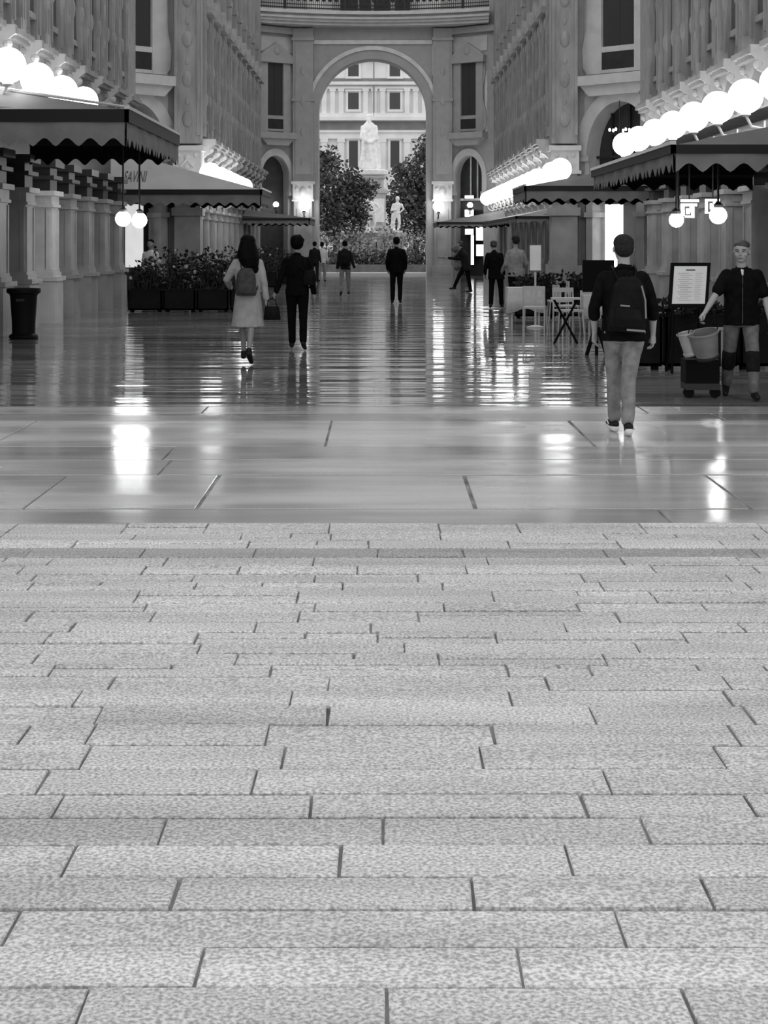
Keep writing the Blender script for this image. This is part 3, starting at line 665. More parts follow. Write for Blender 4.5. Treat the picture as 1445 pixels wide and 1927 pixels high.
# lettering on the pale canopy
tx = bpy.data.curves.new('lettering', 'FONT'); tx.body = 'SAVINI'; tx.size = .95; tx.extrude = .004; tx.align_x = 'CENTER'; tx.space_character = 1.0
to = bpy.data.objects.new('lettering', tx); C.objects.link(to); bpy.context.view_layer.update()
me = bpy.data.meshes.new_from_object(to); bpy.data.objects.remove(to); me.materials.append(MT['letters'])
lo = bpy.data.objects.new('lettering', me); C.objects.link(lo)
sl = math.atan2(4.5 - 3.2, 1.7)
lo.parent = L2; lo.matrix_parent_inverse = Matrix.Identity(4)
lo.location = (-7.13 - (-3.46 - 8.2) / 2, 46.0 + .28 - 47.8, 3.2 + .28 * (1.3 / 1.7) + .012); lo.rotation_euler = (sl, 0, 0); lo.scale = (.23, .85, 1)

# ---------------------------------------------------------------- street things
def planter(x0, x1, y0, y1, h, label, plant_h, rnd, n=70, leafm='leaf_dark', flowers=0, group=None, spread=.12):
    cx, cy_ = (x0 + x1) / 2, (y0 + y1) / 2
    o = empty('planter_box', (cx, cy_, 0), label=label, cat='planter', group=group); w2, d2 = (x1 - x0) / 2, (y1 - y0) / 2
    b = MB(); b.box(-w2, w2, -d2, -d2 + .03, .05, h); b.box(-w2, w2, d2 - .03, d2, .05, h); b.box(-w2, -w2 + .03, -d2, d2, .05, h); b.box(w2 - .03, w2, -d2, d2, .05, h); b.box(-w2, w2, -d2, d2, .05, .09)
    b.box(-w2 + .02, w2 - .02, -d2 + .02, d2 - .02, h - .12, h - .05); b.box(-w2 - .015, w2 + .015, -d2 - .015, -d2 + .04, h - .03, h); b.box(-w2 - .015, w2 + .015, d2 - .04, d2 + .015, h - .03, h)
    b.build('box', 'planter_paint', o)
    b = MB()
    for (sx, sy) in ((-1, -1), (1, -1), (-1, 1), (1, 1)): b.box(sx * (w2 - .07) - .03, sx * (w2 - .07) + .03, sy * (d2 - .07) - .03, sy * (d2 - .07) + .03, 0, .05)
    b.build('feet', 'black_paint', o)
    bl = MB(); bl_f = MB(); st = MB()
    for k in range(n):
        x = rnd.uniform(-w2 + .05, w2 - .05); y = rnd.uniform(-d2 + .05, d2 - .05); H = plant_h * rnd.uniform(.45, 1.0)
        lean = Vector((rnd.uniform(-spread, spread), rnd.uniform(-spread, spread), 0))
        top = Vector((x, y, h - .08)) + lean + Vector((0, 0, H)); st.tube([(x, y, h - .1), tuple(top)], [.008, .004], 4)
        for j in range(9):
            t = rnd.uniform(.15, 1.05); c = Vector((x, y, h - .08)).lerp(top, t)
            leaf(bl, c, rnd, rnd.uniform(.07, .16))
        if rnd.random() < flowers: bl_f.sphere(tuple(top + Vector((rnd.uniform(-.05, .05), -.03, 0))), rnd.uniform(.03, .055), 6, 4)
    pl = tag(bl.build('potted_plants', leafm), label.replace('box', 'box planting')[:0] or None)
    pl.name = 'plant_foliage'; pl.parent = o; pl['kind'] = 'stuff'
    s_ = st.build('stems', 'bark', o)
    if bl_f.v: f = bl_f.build('blossoms', 'flower_pale', o); f['kind'] = 'stuff'
    return o
def leaf(b, c, rnd, L):
    d = Vector((rnd.uniform(-1, 1), rnd.uniform(-1, 1), rnd.uniform(-.5, .9))).normalized(); u = d.cross(Vector((rnd.uniform(-1, 1), rnd.uniform(-1, 1), rnd.uniform(-1, 1)))).normalized() * L * .28
    c = Vector(c); m = c + d * L * .5
    b.add([tuple(c), tuple(m + u), tuple(c + d * L), tuple(m - u)], [(0, 1, 2, 3)])
rnd = random.Random(11)
gL = 'dark plant boxes fencing the tables under the lettered canopy'
for i, (a, c, yy, ph, lab) in enumerate([(-6.05, -5.25, 38.3, .75, 'dark plant box at the stone piers end of the terrace row'), (-5.2, -4.45, 38.3, 1.0, 'dark plant box second from the stone piers, tall leafy plants'),
                                    (-4.4, -3.65, 38.3, 1.0, 'dark plant box second from the couple, with a pale blossom'), (-3.6, -2.9, 38.3, .9, 'dark plant box closest to the couple walking hand in hand')]):
    planter(a, c, yy, yy + .4, .55, lab, ph, rnd, 46, flowers=.12, group=gL, spread=.2)
for i, (a, c, yy, lab) in enumerate([(-6.2, -5.0, 41.5, 'rear plant box of the terrace beside the waiter'), (-4.9, -3.7, 41.5, 'rear plant box in the middle of the lettered terrace')]):
    planter(a, c, yy, yy + .4, .6, lab, 1.0, rnd, 50, flowers=.08, group='rear plant boxes of the lettered terrace', spread=.2)
for i, yy in enumerate([52, 57, 62, 67.0]):
    planter(-5.3, -3.9 + .2 * i, yy, yy + .4, .6, 'leafy dark plant box, %s in the file toward the great arch' % ORD[i], .95, rnd, 40, flowers=.06, group='plant boxes along the far wall', spread=.2)
for i, (a, c, lab) in enumerate([(3.35, 3.75, 'low dark screen box beside the walking man with the rucksack'), (3.8, 4.75, 'dark plant box behind the waiter with buckets'), (4.8, 5.75, 'dark plant box with sparse plants at the stone pier')]):
    planter(a, c, 21.2, 21.55, .74, lab, .28, rnd, 26 if i else 10, group='plant boxes before the dark hipped canopy', spread=.12)
for i, (a, c, yy) in enumerate([(3.0, 3.9, 35.2), (3.95, 4.85, 35.2), (4.9, 5.8, 35.2)]):
    planter(a, c, yy, yy + .4, .62, 'leafy plant box behind the white tables, %s from the standing men' % ORD[i], .45, rnd, 60, group='plant boxes behind the white tables')

# litter bin
o = empty('litter_bin', (-6.28, 28.1, 0), label='black tapered litter bin at the foot of the pale marble pier', cat='bin')
b = MB(); b.lathe([(.235, 0), (.26, .02), (.245, .06), (.20, .09), (.205, .3), (.235, .74), (.25, .78)], (0, 0, 0), 28); b.build('bin_body', 'bin_paint', o, True)
b = MB(); b.lathe([(.25, .78), (.29, .80), (.30, .84), (.29, .88), (.24, .885), (.2, .86)], (0, 0, 0), 28); b.build('rim', 'bin_paint', o, True)
b = MB(); b.box(-.08, .06, -.235, -.215, .66, .70); b.build('badge', 'pack_grey', o)
# menu board
o = empty('menu_board', (3.99, 20.6, 0), rz=R(3), label='black framed menu board with a pale printed sheet', cat='menu board')
Mt = Matrix.Translation((0, 0, .86)) @ Matrix.Rotation(R(-8), 4, 'X')
Ms = Mt @ Matrix(((1, 0, .1, 0), (0, 1, 0, 0), (0, 0, 1, 0), (0, 0, 0, 1)))
b = MB(Ms); b.box(-.27, .25, 0, .03, 0, .58); b.build('frame', 'black_paint', o)
b = MB(Ms); b.box(-.225, .205, -.006, .0, .045, .535); b.build('menu_sheet', 'paper', o)
b = MB(Ms); b.box(-.07, .05, -.008, -.005, .475, .492)
b.build('heading', 'ink', o)
b = MB(Ms)
for k in range(14): b.box(-.17 + .02 * (k % 3), .02 if k % 2 else -.02, -.0075, -.006, .44 - k * .027, .444 - k * .027); b.box(.06, .15 - .02 * (k % 2), -.0075, -.006, .44 - k * .027, .443 - k * .027)
b.build('printed_lines', 'pale_strap', o)
for sx in (-.2, .16): b = MB(); b.tube([(sx, .02, .88), (sx - .02, .0, 0)], .018, 8); b.tube([(sx, .04, .88), (sx, .4, .0)], .018, 8); b.build('leg', 'black_paint', o)
b = MB(); b.box(-.2, .16, .0, .03, .35, .38); b.build('crossbar', 'black_paint', o)
# black board near the walking man
o = empty('notice_board', (3.25, 23.9, 0), label='plain black board on a stand behind the walking man', cat='board')
b = MB(); b.box(-.21, .26, 0, .04, .95, 1.43); b.build('panel', 'black_paint', o)
b = MB(); b.box(-.2, .12, .02, .3, .72, .9); b.build('tray_box', 'chair_white', o)
b = MB(); b.tube([(0, .03, 0), (0, .03, .95)], .025, 8); b.build('post', 'black_paint', o)
b = MB(); b.tube([(-.15, .03, .0), (-.02, .03, .42)], .03, 8); b.tube([(.15, .03, .0), (.02, .03, .42)], .03, 8); b.build('struts', 'black_paint', o)
# far menu stand
o = empty('menu_stand', (3.08, 31.6, 0), label='pale menu sheet in a frame on a slim post beside the white tables', cat='menu stand')
b = MB(); b.box(-.13, .13, 0, .03, 1.1, 1.66); b.build('frame', 'trouser_grey', o)
b = MB(); b.box(-.11, .11, -.008, 0, 1.13, 1.63); b.build('menu_sheet', 'paper', o)
b = MB(); b.tube([(0, .015, .04), (0, .015, 1.1)], .02, 8); b.build('post', 'wall_stone_pale', o)
b = MB(); b.lathe([(.18, 0), (.18, .02), (.03, .05)], (0, 0, 0), 16); b.build('base', 'wall_stone_pale', o)

# tables and chairs under the hipped canopy
def table(x, y, label, w_=.75, d_=.75):
    o = empty('dining_table', (x, y, 0), label=label, cat='table')
    b = MB(); b.box(-w_ / 2, w_ / 2, -d_ / 2, d_ / 2, .72, .745); b.build('tabletop', 'chair_white', o)
    for sx in (-1, 1):
        for sy in (-1, 1): b = MB(); b.box(sx * (w_ / 2 - .07) - .02, sx * (w_ / 2 - .07) + .02, sy * (d_ / 2 - .07) - .02, sy * (d_ / 2 - .07) + .02, 0, .72); b.build('leg', 'chair_white', o)
    # cloth
    n = 40; vs = []; fs = []; c = MB(); ring = []
    for i in range(n):
        a = 2 * math.pi * i / n; cx_, sy_ = math.cos(a), math.sin(a); k = 1 / max(abs(cx_), abs(sy_)); X, Y = cx_ * k * (w_ / 2 + .01), sy_ * k * (d_ / 2 + .01); ring.append((X, Y, a))
    vs = [(0, 0, .75)] + [(X, Y, .75) for X, Y, a in ring] + [(X * (1.03 + .04 * math.sin(7 * a)), Y * (1.03 + .04 * math.sin(7 * a)), .5) for X, Y, a in ring] + [(X * (1.06 + .08 * math.sin(7 * a)), Y * (1.06 + .08 * math.sin(7 * a)), .28 + .05 * math.cos(4 * a)) for X, Y, a in ring]
    for i in range(n):
        j = (i + 1) % n; fs.append((0, 1 + i, 1 + j)); fs.append((1 + i, 1 + n + i, 1 + n + j, 1 + j)); fs.append((1 + n + i, 1 + 2 * n + i, 1 + 2 * n + j, 1 + n + j))
    c.M = Matrix.Translation((x, y, 0)); c.add(vs, fs); cl = c.build('tablecloth', 'cloth_white', None, True); tag(cl, 'white cloth draped over the ' + label, 'tablecloth'); md = cl.modifiers.new('t', 'SOLIDIFY'); md.thickness = .006
def chair(x, y, rz, label, m='chair_white'):
    o = empty('terrace_chair', (x, y, 0), rz, label, 'chair')
    b = MB(); b.box(-.21, .21, -.21, .21, .43, .47); b.build('seat', m, o)
    b = MB(); b.box(-.2, .2, .19, .22, .6, .66); b.box(-.2, .2, .19, .22, .78, .86)
    for k in range(4): b.box(-.15 + k * .1 - .012, -.15 + k * .1 + .012, .195, .215, .66, .78)
    b.build('backrest', m, o)
    for sx in (-1, 1):
        b = MB(); b.tube([(sx * .2, -.18, .43), (sx * .22, -.22, 0)], .016, 6); b.build('leg', m, o)
        b = MB(); b.tube([(sx * .2, .22, 0), (sx * .2, .19, .45), (sx * .2, .21, .86)], .016, 6); b.build('leg', m, o)
    return o
table(3.0, 33.2, 'white table by the slim menu stand', .7, .7)
table(4.3, 30.6, 'white table behind the plain black board', .8, .8)
chair(3.62, 31.0, R(100), 'white slatted terrace chair between the two white tables')
chair(3.42, 29.0, R(20), 'white slatted terrace chair in front of the farther tables')
chair(3.75, 33.6, R(-90), 'white slatted terrace chair at the rear of the table by the menu stand')
chair(2.95, 30.4, R(170), 'white slatted terrace chair turned toward the menu stand')
# folding trestle, black crossed legs
o = empty('folding_stand', (3.1, 26.6, 0), label='black folding stand with crossed legs under the plain black board', cat='stand')
b = MB(); b.tube([(-.2, 0, 0), (.2, 0, .75)], .02, 8); b.build('leg', 'black_paint', o)
b = MB(); b.tube([(.2, .06, 0), (-.2, .06, .75)], .02, 8); b.build('leg', 'black_paint', o)
b = MB(); b.box(-.24, .24, -.1, .16, .74, .77); b.build('tray', 'chair_white', o)

# ---------------------------------------------------------------- people
def sphere_el(b, c, r, sc=(1, 1, 1)): b.sphere(c, r, 14, 9, sc)
def remesh(b, name, m, parent, vox, smooth_it=3, wrinkle=0, cutter=None):
    me = bpy.data.meshes.new(name); me.from_pydata(b.v, [], b.f)
    bm = bmesh.new(); bm.from_mesh(me); bmesh.ops.recalc_face_normals(bm, faces=bm.faces); bm.to_mesh(me); bm.free()
    o = bpy.data.objects.new(name, me); C.objects.link(o)
    r = o.modifiers.new('r', 'REMESH'); r.mode = 'VOXEL'; r.voxel_size = vox; r.use_smooth_shade = True
    if smooth_it: s = o.modifiers.new('s', 'SMOOTH'); s.factor = .5; s.iterations = smooth_it
    dg = bpy.context.evaluated_depsgraph_get(); dg.update()
    nm = bpy.data.meshes.new_from_object(o.evaluated_get(dg)); bpy.data.objects.remove(o)
    if wrinkle:
        nm.update()
        for v in nm.vertices:
            p = v.co; k = noise.noise(Vector((p.x * 9, p.y * 9, p.z * 5))) + .5 * noise.noise(Vector((p.x * 22, p.y * 22, p.z * 12 + 5)))
            v.co = p + v.normal * k * wrinkle
    nm.materials.clear(); nm.materials.append(MT[m]); nm.polygons.foreach_set('use_smooth', [True] * len(nm.polygons)); nm.update()
    q = bpy.data.objects.new(name, nm); C.objects.link(q)
    if parent: q.parent = parent
    return q
def rings(b, rs, n=20):
    """vertical stack of elliptical rings (z, cx, cy, rx, ry)"""
    vs = []; fs = []
    for (z, cx, cy_, rx, ry) in rs:
        for i in range(n): a = 2 * math.pi * i / n; vs.append((cx + rx * math.cos(a), cy_ + ry * math.sin(a), z))
    m = len(rs)
    for j in range(m - 1):
        for i in range(n): fs.append((j * n + i, j * n + (i + 1) % n, (j + 1) * n + (i + 1) % n, (j + 1) * n + i))
    fs.append(tuple(range(n - 1, -1, -1))); fs.append(tuple(range((m - 1) * n, m * n))); b.add(vs, fs)
def limb(b, pts, rs):
    b.tube(pts, rs, 12)
    for p, r in zip(pts, rs): b.sphere(tuple(p), r, 12, 8)
def dirv(p, abd, side):
    v = Vector((0, math.sin(R(p)), -math.cos(R(p)))); a = R(abd) * side
    return Vector((v.x * math.cos(a) - v.z * math.sin(a), v.y, v.x * math.sin(a) + v.z * math.cos(a)))
def person(x, y, yaw, H, label, pose, top, bottom, hair='hair_dark', hairstyle='short', shoe='shoe_black', sole=None, skin='skin', sleeve=1.0, coat=None, vox=.012, bulk=1.0,
           leanf=0, head_tilt=(0, 0), legs_bare=False, collar=False, hz=0, sway=0, face=False):
    """yaw 0 = facing away from the viewer (+Y). pose: legL/legR=(pitch, abduct, knee), armL/armR=(pitch, abduct, elbow)"""
    k = H / 1.78
    # skeleton, unscaled, facing +Y
    J = {}; lean = Vector((math.sin(R(sway)), math.sin(R(leanf)), 1)).normalized()
    lows = []
    for s, L in ((-1, 'L'), (1, 'R')):
        p, a, kn = pose['leg' + L]; hip = Vector((s * .095, 0, 0)); knee = hip + dirv(p, a, s) * .44; sh = dirv(p - kn, a * .6, s); ank = knee + sh * .42
        fp = p - kn; tilt = pose.get('foot' + L, min(0, fp * .7)); fd = Vector((s * .12, math.cos(R(tilt)), math.sin(R(tilt)))).normalized()
        heel = ank + Vector((0, -.05, -.055)) if tilt > -10 else ank + Vector((0, -.06, -.04)); toe = heel + fd * .235
        J[L] = [hip, knee, ank, heel, toe, fd]; lows += [heel.z - .032, toe.z - .03]
    pel = Vector((0, 0, -min(lows)))
    for L in 'LR': J[L] = [q + pel for q in J[L][:5]] + [J[L][5]]
    neck = pel + lean * .57; chest = pel + lean * .40; waist = pel + lean * .16
    rz = Matrix.Rotation(R(head_tilt[0]), 4, 'Z'); head_c = neck + Vector((0, .015, .0)) + lean * .16
    for s, L in ((-1, 'L'), (1, 'R')):
        p, a, e = pose['arm' + L]; sho = pel + lean * .468 + Vector((s * .168, 0, 0)); el = sho + dirv(p, a, s) * .285; fa = dirv(p + e, a - pose.get('in' + L, 0), s); wr = el + fa * .25
        J['a' + L] = [sho, el, wr, fa]
    root = empty('person', (x, y, 0), R(yaw), label, 'person'); root.scale = (k, k, k)
    # body
    b = MB(); c = head_c
    Hm = Matrix.Translation(c) @ rz @ Matrix.Rotation(R(head_tilt[1]), 4, 'X') @ Matrix.Diagonal((1.16, 1.08, 1.04, 1)); b.M = Hm
    b.sphere((0, -.008, .035), .087, 20, 14, (.88, 1.08, 1.02)); b.sphere((0, .018, -.035), .066, 16, 12, (.92, 1.05, 1.15)); b.sphere((0, .045, -.082), .034, 12, 8, (1.1, 1, .8))
    b.sphere((0, .094, -.012), .013, 8, 6, (.9, 1.2, 1.5)); b.sphere((0, .088, .012), .010, 8, 6, (.8, .8, 2.2)); b.sphere((0, .082, -.052), .018, 8, 6, (1.2, .6, .45))
    for s in (-1, 1): b.sphere((s * .03, .076, .034), .017, 8, 6, (1.4, .6, .45)); b.sphere((s * .078, -.005, .0), .022, 8, 6, (.4, .8, 1.3)); b.sphere((s * .04, .055, -.02), .025, 8, 6)
    b.M = Matrix.Identity(4)
    limb(b, [neck + Vector((0, -.005, -.06)), c + Vector((0, -.01, -.06))], [.062, .056])
    def torso(b, g, z0=-.08):
        for (h, rx, ry) in ((-.06, .155, .115), (.02, .160, .118), (.12, .142, .105), (.22, .148, .11), (.32, .165, .118), (.40, .17, .118), (.47, .15, .098), (.53, .10, .075)): pass
        rr_ = [(-.08, .150, .112), (.0, .162, .12), (.10, .148, .108), (.20, .148, .108), (.30, .165, .118), (.38, .176, .12), (.45, .165, .105), (.50, .13, .085), (.54, .075, .065)]
        rs = []
        for (h, rx, ry) in rr_:
            q = pel + lean * h; rs.append((q.z, q.x, q.y, (rx * bulk + g), (ry * bulk + g)))
        rings(b, rs)
    torso(b, -.02)
    for s, L in ((-1, 'L'), (1, 'R')):
        hip, knee, ank, heel, toe, fd = J[L]
        limb(b, [hip, hip.lerp(knee, .5), knee], [.078 * bulk, .066, .050]); limb(b, [knee, knee.lerp(ank, .33), ank], [.048, .050, .032]); limb(b, [ank, heel.lerp(toe, .25), heel.lerp(toe, .7)], [.030, .032, .028])
        sho, el, wr, fa = J['a' + L]; limb(b, [sho, sho.lerp(el, .4), el], [.052, .047, .037]); limb(b, [el, el.lerp(wr, .3), wr], [.037, .038, .025])
        hand(b, wr, fa, s, pose.get('hand' + L, 25), vox)
    body = remesh(b, 'body', skin, root, vox * .8, 2)
    if face:
        for s in (-1, 1):
            b = MB(Hm); b.sphere((s * .031, .083, .02), .009, 8, 6, (1.3, .6, .7)); b.build('eye', 'ink', body)
            b = MB(Hm); b.tube([(s * .016, .092, .037), (s * .033, .09, .042), (s * .05, .078, .037)], .004, 6); b.build('eyebrow', 'hair_brown', body)
        b = MB(Hm); b.tube([(-.022, .094, -.053), (0, .099, -.052), (.022, .094, -.053)], .003, 6); b.build('lips', 'hair_grey', body)
    # hair
    b = MB(Hm)
    if hairstyle == 'short':
        b.sphere((0, -.018, .060), .086, 16, 12, (.96, 1.08, .92)); b.sphere((0, -.045, .015), .072, 16, 12, (1.08, .95, 1.15))
    elif hairstyle == 'crop':
        b.sphere((0, -.014, .071), .084, 16, 12, (.95, 1.07, .71)); b.sphere((0, -.038, .015), .071, 16, 12, (1.10, .95, 1.0))
    elif hairstyle == 'bushy':
        b.sphere((0, -.016, .062), .098, 16, 12, (1.0, 1.08, .95)); b.sphere((0, -.045, .02), .085, 16, 12, (1.1, 1, 1.15)); b.sphere((.03, -.03, .12), .04, 10, 8); b.sphere((-.05, -.02, .1), .04, 10, 8); b.sphere((.07, -.03, .07), .035, 10, 8)
    elif hairstyle == 'long':
        b.sphere((0, -.018, .055), .10, 16, 12, (.98, 1.1, .98)); b.tube([(0, -.05, .05), (0, -.07, -.08), (.02, -.09, -.2), (.05, -.11, -.32)], [.105, .145, .15, .1], 14, .75); b.sphere((.05, -.10, -.33), .09, 12, 8, (1, .6, 1.1)); b.sphere((-.07, -.06, -.14), .07, 12, 8); b.sphere((.09, -.08, -.38), .05, 12, 8, (1, .7, 1.5))
    if hairstyle != 'none': remesh(b, 'hair', hair, body, max(.006, vox * .7), 2, .004)
    # trousers
    if not legs_bare:
        b = MB(); g = .014
        rs = []
        for (h, rx, ry) in ((-.12, .10, .09), (-.08, .160, .118), (0, .168, .124), (.08, .150, .110), (.12, .14, .10)): q = pel + lean * h; rs.append((q.z, q.x, q.y, rx * bulk + g, ry * bulk + g))
        rings(b, rs)
        for L in 'LR':
            hip, knee, ank, heel, toe, fd = J[L]; e = ank.lerp(knee, .06) ; limb(b, [hip + Vector((0, -.01, -.02)), hip.lerp(knee, .5), knee], [.100 * bulk, .088, .072]); limb(b, [knee, knee.lerp(e, .5), e], [.070, .066, .060])
        remesh(b, 'trousers', bottom, body, vox, 2, .006)
    # top
    b = MB(); g = .022; end = coat if coat else -.10; rr_ = []
    for (h, rx, ry) in ((end, 0, 0), (end * .5, 0, 0), (0, .168, .124), (.10, .158, .116), (.20, .158, .116), (.30, .172, .124), (.38, .182, .124), (.44, .172, .11), (.485, .145, .095), (.52, .105, .08), (.55, .07, .065)):
        if rx == 0:
            f = 1 + (abs(h) * .75 if coat else .02); rx, ry = .166 * f, .124 * f
        rr_.append((h, rx, ry))
    rings(b, [((pel + lean * h).z, (pel + lean * h).x, (pel + lean * h).y, rx * bulk + g, ry * bulk + g) for h, rx, ry in rr_])
    for s, L in ((-1, 'L'), (1, 'R')):
        sho, el, wr, fa = J['a' + L]
        if sleeve > .5:
            t = (sleeve - .5) * 2; e = el.lerp(wr, t * .95); limb(b, [sho, sho.lerp(el, .5), el], [.066 * bulk, .062 * bulk, .054]); limb(b, [el, e], [.056, .047 if t > .8 else .055])
        else: limb(b, [sho, sho.lerp(el, sleeve * 2)], [.068 * bulk, .066 * bulk])
    limb(b, [pel + lean * .50 + Vector((0, -.01, 0)), pel + lean * .565 + Vector((0, -.005, 0))], [.085, .066])
    if hz: b.sphere(tuple(pel + lean * .53 + Vector((0, -.06, 0))), .09, 12, 8, (1.3, .8, .7))
    remesh(b, 'jacket' if sleeve > .5 else 'shirt', top, body, vox, 3, .007)
    if collar:
        b = MB(); b.tube([pel + lean * .53 + Vector((-.09, .03, 0)), pel + lean * .56 + Vector((-.05, -.06, .015)), pel + lean * .56 + Vector((.05, -.06, .015)), pel + lean * .53 + Vector((.09, .03, 0))], .02, 8); b.build('collar', top, body, True)
    for s, L in ((-1, 'L'), (1, 'R')):
        hip, knee, ank, heel, toe, fd = J[L]; b = MB()
        up = Vector((0, 0, .012)); limb(b, [ank + up, heel.lerp(toe, .3) + up, heel.lerp(toe, .85)], [.046, .044, .034]); limb(b, [heel + up, heel.lerp(toe, .3)], [.036, .036])
        sh = remesh(b, 'shoe', shoe, body, max(.008, vox * .8), 2)
        if sole:
            b = MB(); n_ = Vector((0, -math.sin(0), 0)); dn = fd.cross(Vector((1, 0, 0))).normalized(); dn = -dn if dn.z > 0 else dn
            limb(b, [heel + dn * .024, heel.lerp(toe, .5) + dn * .026, toe + dn * .016], [.036, .038, .034])
            b2 = MB(); b2.v = b.v; b2.f = b.f; remesh(b2, 'sole', sole, sh, .008, 1)
            b = MB(); q = heel.lerp(toe, .45); b.tube([q + Vector((s * .043, -.05, .01)), q + Vector((s * .045, .02, .035))], .007, 6); b.build('stripe', sole, sh)
    root['_'] = 0; del root['_']
    return root, J, pel, lean, k
def hand(b, wr, fa, s, curl, vox):
    f = fa.normalized(); side = Vector((0, 1, 0)); side = (side - f * side.dot(f)); side = side.normalized() if side.length > .2 else Vector((0, 0, 1))
    nrm = f.cross(side).normalized() * (-s)   # palm faces the thigh
    if nrm.x * s > 0: nrm = -nrm
    c = wr + f * .05; P0 = wr + f * .005
    b.tube([wr - f * .01, wr + f * .03, wr + f * .085], [.027, .038, .040], 12, .55)
    r = max(.0085, vox * .95)
    for i, (off, L) in enumerate(((.030, .072), (.010, .080), (-.010, .075), (-.030, .060))):
        a = wr + f * .08 + side * off; c1 = R(curl); d1 = (f * math.cos(c1 * .5) + nrm * math.sin(c1 * .5)); p1 = a + d1 * L * .45
        d2 = (f * math.cos(c1 * 1.3) + nrm * math.sin(c1 * 1.3)); p2 = p1 + d2 * L * .32; d3 = (f * math.cos(c1 * 1.9) + nrm * math.sin(c1 * 1.9)); p3 = p2 + d3 * L * .25
        limb(b, [a, p1, p2, p3], [r * 1.1, r, r * .95, r * .85])
    a = wr + f * .03 + side * .03; p1 = a + (f * .7 + side * .6 + nrm * .35).normalized() * .038; p2 = p1 + (f * .95 + side * .15 + nrm * .3).normalized() * .03
    limb(b, [a, p1, p2], [r * 1.4, r * 1.2, r])
def at(j, root_xy, k, yaw):
    v = Matrix.Rotation(R(yaw), 3, 'Z') @ (j * k); return Vector((v.x + root_xy[0], v.y + root_xy[1], v.z))

def rucksack(x, y, yaw, pel, lean, k, m, label, w_=.15, h_=.21, z=.30, accent=False, tilt=0):
    o = empty('rucksack', (x, y, 0), R(yaw), label, 'rucksack'); o.scale = (k, k, k)
    c = pel + lean * z + Vector((0, -.21, 0))
    M = Matrix.Translation(c) @ Matrix.Rotation(R(tilt), 4, 'Y')
    b = MB(M); rings(b, [(-h_, 0, 0, w_ * .92, .075), (-h_ * .8, 0, 0, w_ * 1.03, .095), (0, 0, 0, w_, .09), (h_ * .6, 0, 0, w_ * .88, .075), (h_ * .9, 0, .01, w_ * .62, .055), (h_, 0, .01, w_ * .35, .03)])
    bag = remesh(b, 'bag_body', m, o, .009, 4, .006)
    b = MB(M); rings(b, [(-h_ * .85, 0, -.055, w_ * .75, .06), (-h_ * .5, 0, -.065, w_ * .8, .065), (-h_ * .15, 0, -.055, w_ * .75, .055), (-h_ * .08, 0, -.04, w_ * .65, .04)]); remesh(b, 'front_pocket', m, o, .009, 4, .003)
    b = MB(M); b.tube([(-.03, .02, h_ * .95), (0, .02, h_ + .05), (.03, .02, h_ * .95)], .008, 6); b.build('handle', m, o)
    for s in (-1, 1):
        b = MB(); sh = pel + lean * .55 + Vector((s * .10, .0, 0)); b.tube([c + Vector((s * .07, .06, h_ * .8)), sh + Vector((0, -.075, -.01)), sh + Vector((0, .0, .028)), sh + Vector((0, .12, -.05)), sh + Vector((s * .04, .15, -.2)), c + Vector((s * w_ * .95, .1, -h_ * .6))], [.018] * 6, 8, .5); b.build('shoulder_strap', m, o)
    if accent:
        b = MB(M); b.tube([(w_ * .55, -.085, h_ * .7), (w_ * .8, -.085, .2 * h_), (w_ * .9, -.085, -.45 * h_)], .008, 6); b.box(-w_ * .5, w_ * .0, -.092, -.084, -.02, -.005); b.box(-.02, w_ * .85, -.135, -.12, -h_ * .93, -h_ * .86); b.build('piping', 'pale_strap', o)
    return o
ARM = (0, 8, 12)
# big man with the rucksack
bx, by = 2.17, 14.2
r1, J, pel, lean, k = person(bx, by, 2, 1.74, 'man in a dark jumper and khaki trousers walking away under a black rucksack', {'legL': (17, -4, 8), 'legR': (-8, -8, 10), 'footL': 2, 'footR': -12, 'armL': (-6, 22, 26), 'inL': 26, 'armR': (-4, 20, 14), 'inR': 18, 'handL': 35, 'handR': 40},
       'black_cloth', 'khaki_cloth', 'hair_brown', 'short', 'shoe_black', 'sole_white', skin='skin_pale', sleeve=.66, vox=.009, bulk=1.1, collar=True)
rucksack(bx, by, 2, pel, lean, k, 'pack_black', 'black rucksack with pale piping on the back of the khaki trousered man', .17, .25, .24, True, 4)
# waiter with buckets, facing the viewer
wx, wy = 3.92, 17.3
r2, J, pel, lean, k = person(wx, wy, 172, 1.70, 'man in a black short sleeved zip shirt carrying buckets past the menu board', {'legL': (12, 3, 6), 'legR': (-14, 4, 16), 'footL': 2, 'armL': (2, 20, 10), 'inL': 10, 'armR': (20, 30, 2), 'inR': -2, 'handR': 60, 'handL': 35},
       'black_cloth', 'trouser_grey', 'hair_grey', 'crop', 'shoe_black', None, skin='skin_pale', sleeve=.36, vox=.009, bulk=1.08, leanf=4, head_tilt=(-14, -6), face=True)
b = MB(); q = pel + lean * .25
b.tube([pel + lean * -.08 + Vector((0, .16, 0)), q + Vector((0, .155, 0)), pel + lean * .42 + Vector((0, .150, 0)), pel + lean * .5 + Vector((0, .12, 0))], .006, 6); b.build('zip', 'pack_grey', r2)
b = MB(); b.tube([pel + lean * .47 + Vector((0, .135, 0)), pel + lean * .53 + Vector((0, .10, 0))], [.012, .026], 8, .5); b.build('undershirt', 'shirt_white', r2)
for L, s in (('L', -1), ('R', 1)):
    b = MB(); kn = J[L][1]; an = J[L][2]; limb(b, [kn.lerp(an, .0), kn.lerp(an, .38)], [.083, .079]); b.sphere(tuple(kn.lerp(an, .15) + Vector((0, .05, 0))), .05, 10, 8, (1, .8, 1.6)); remesh(b, 'knee_pad', 'dark_cloth', r2, .01, 2)
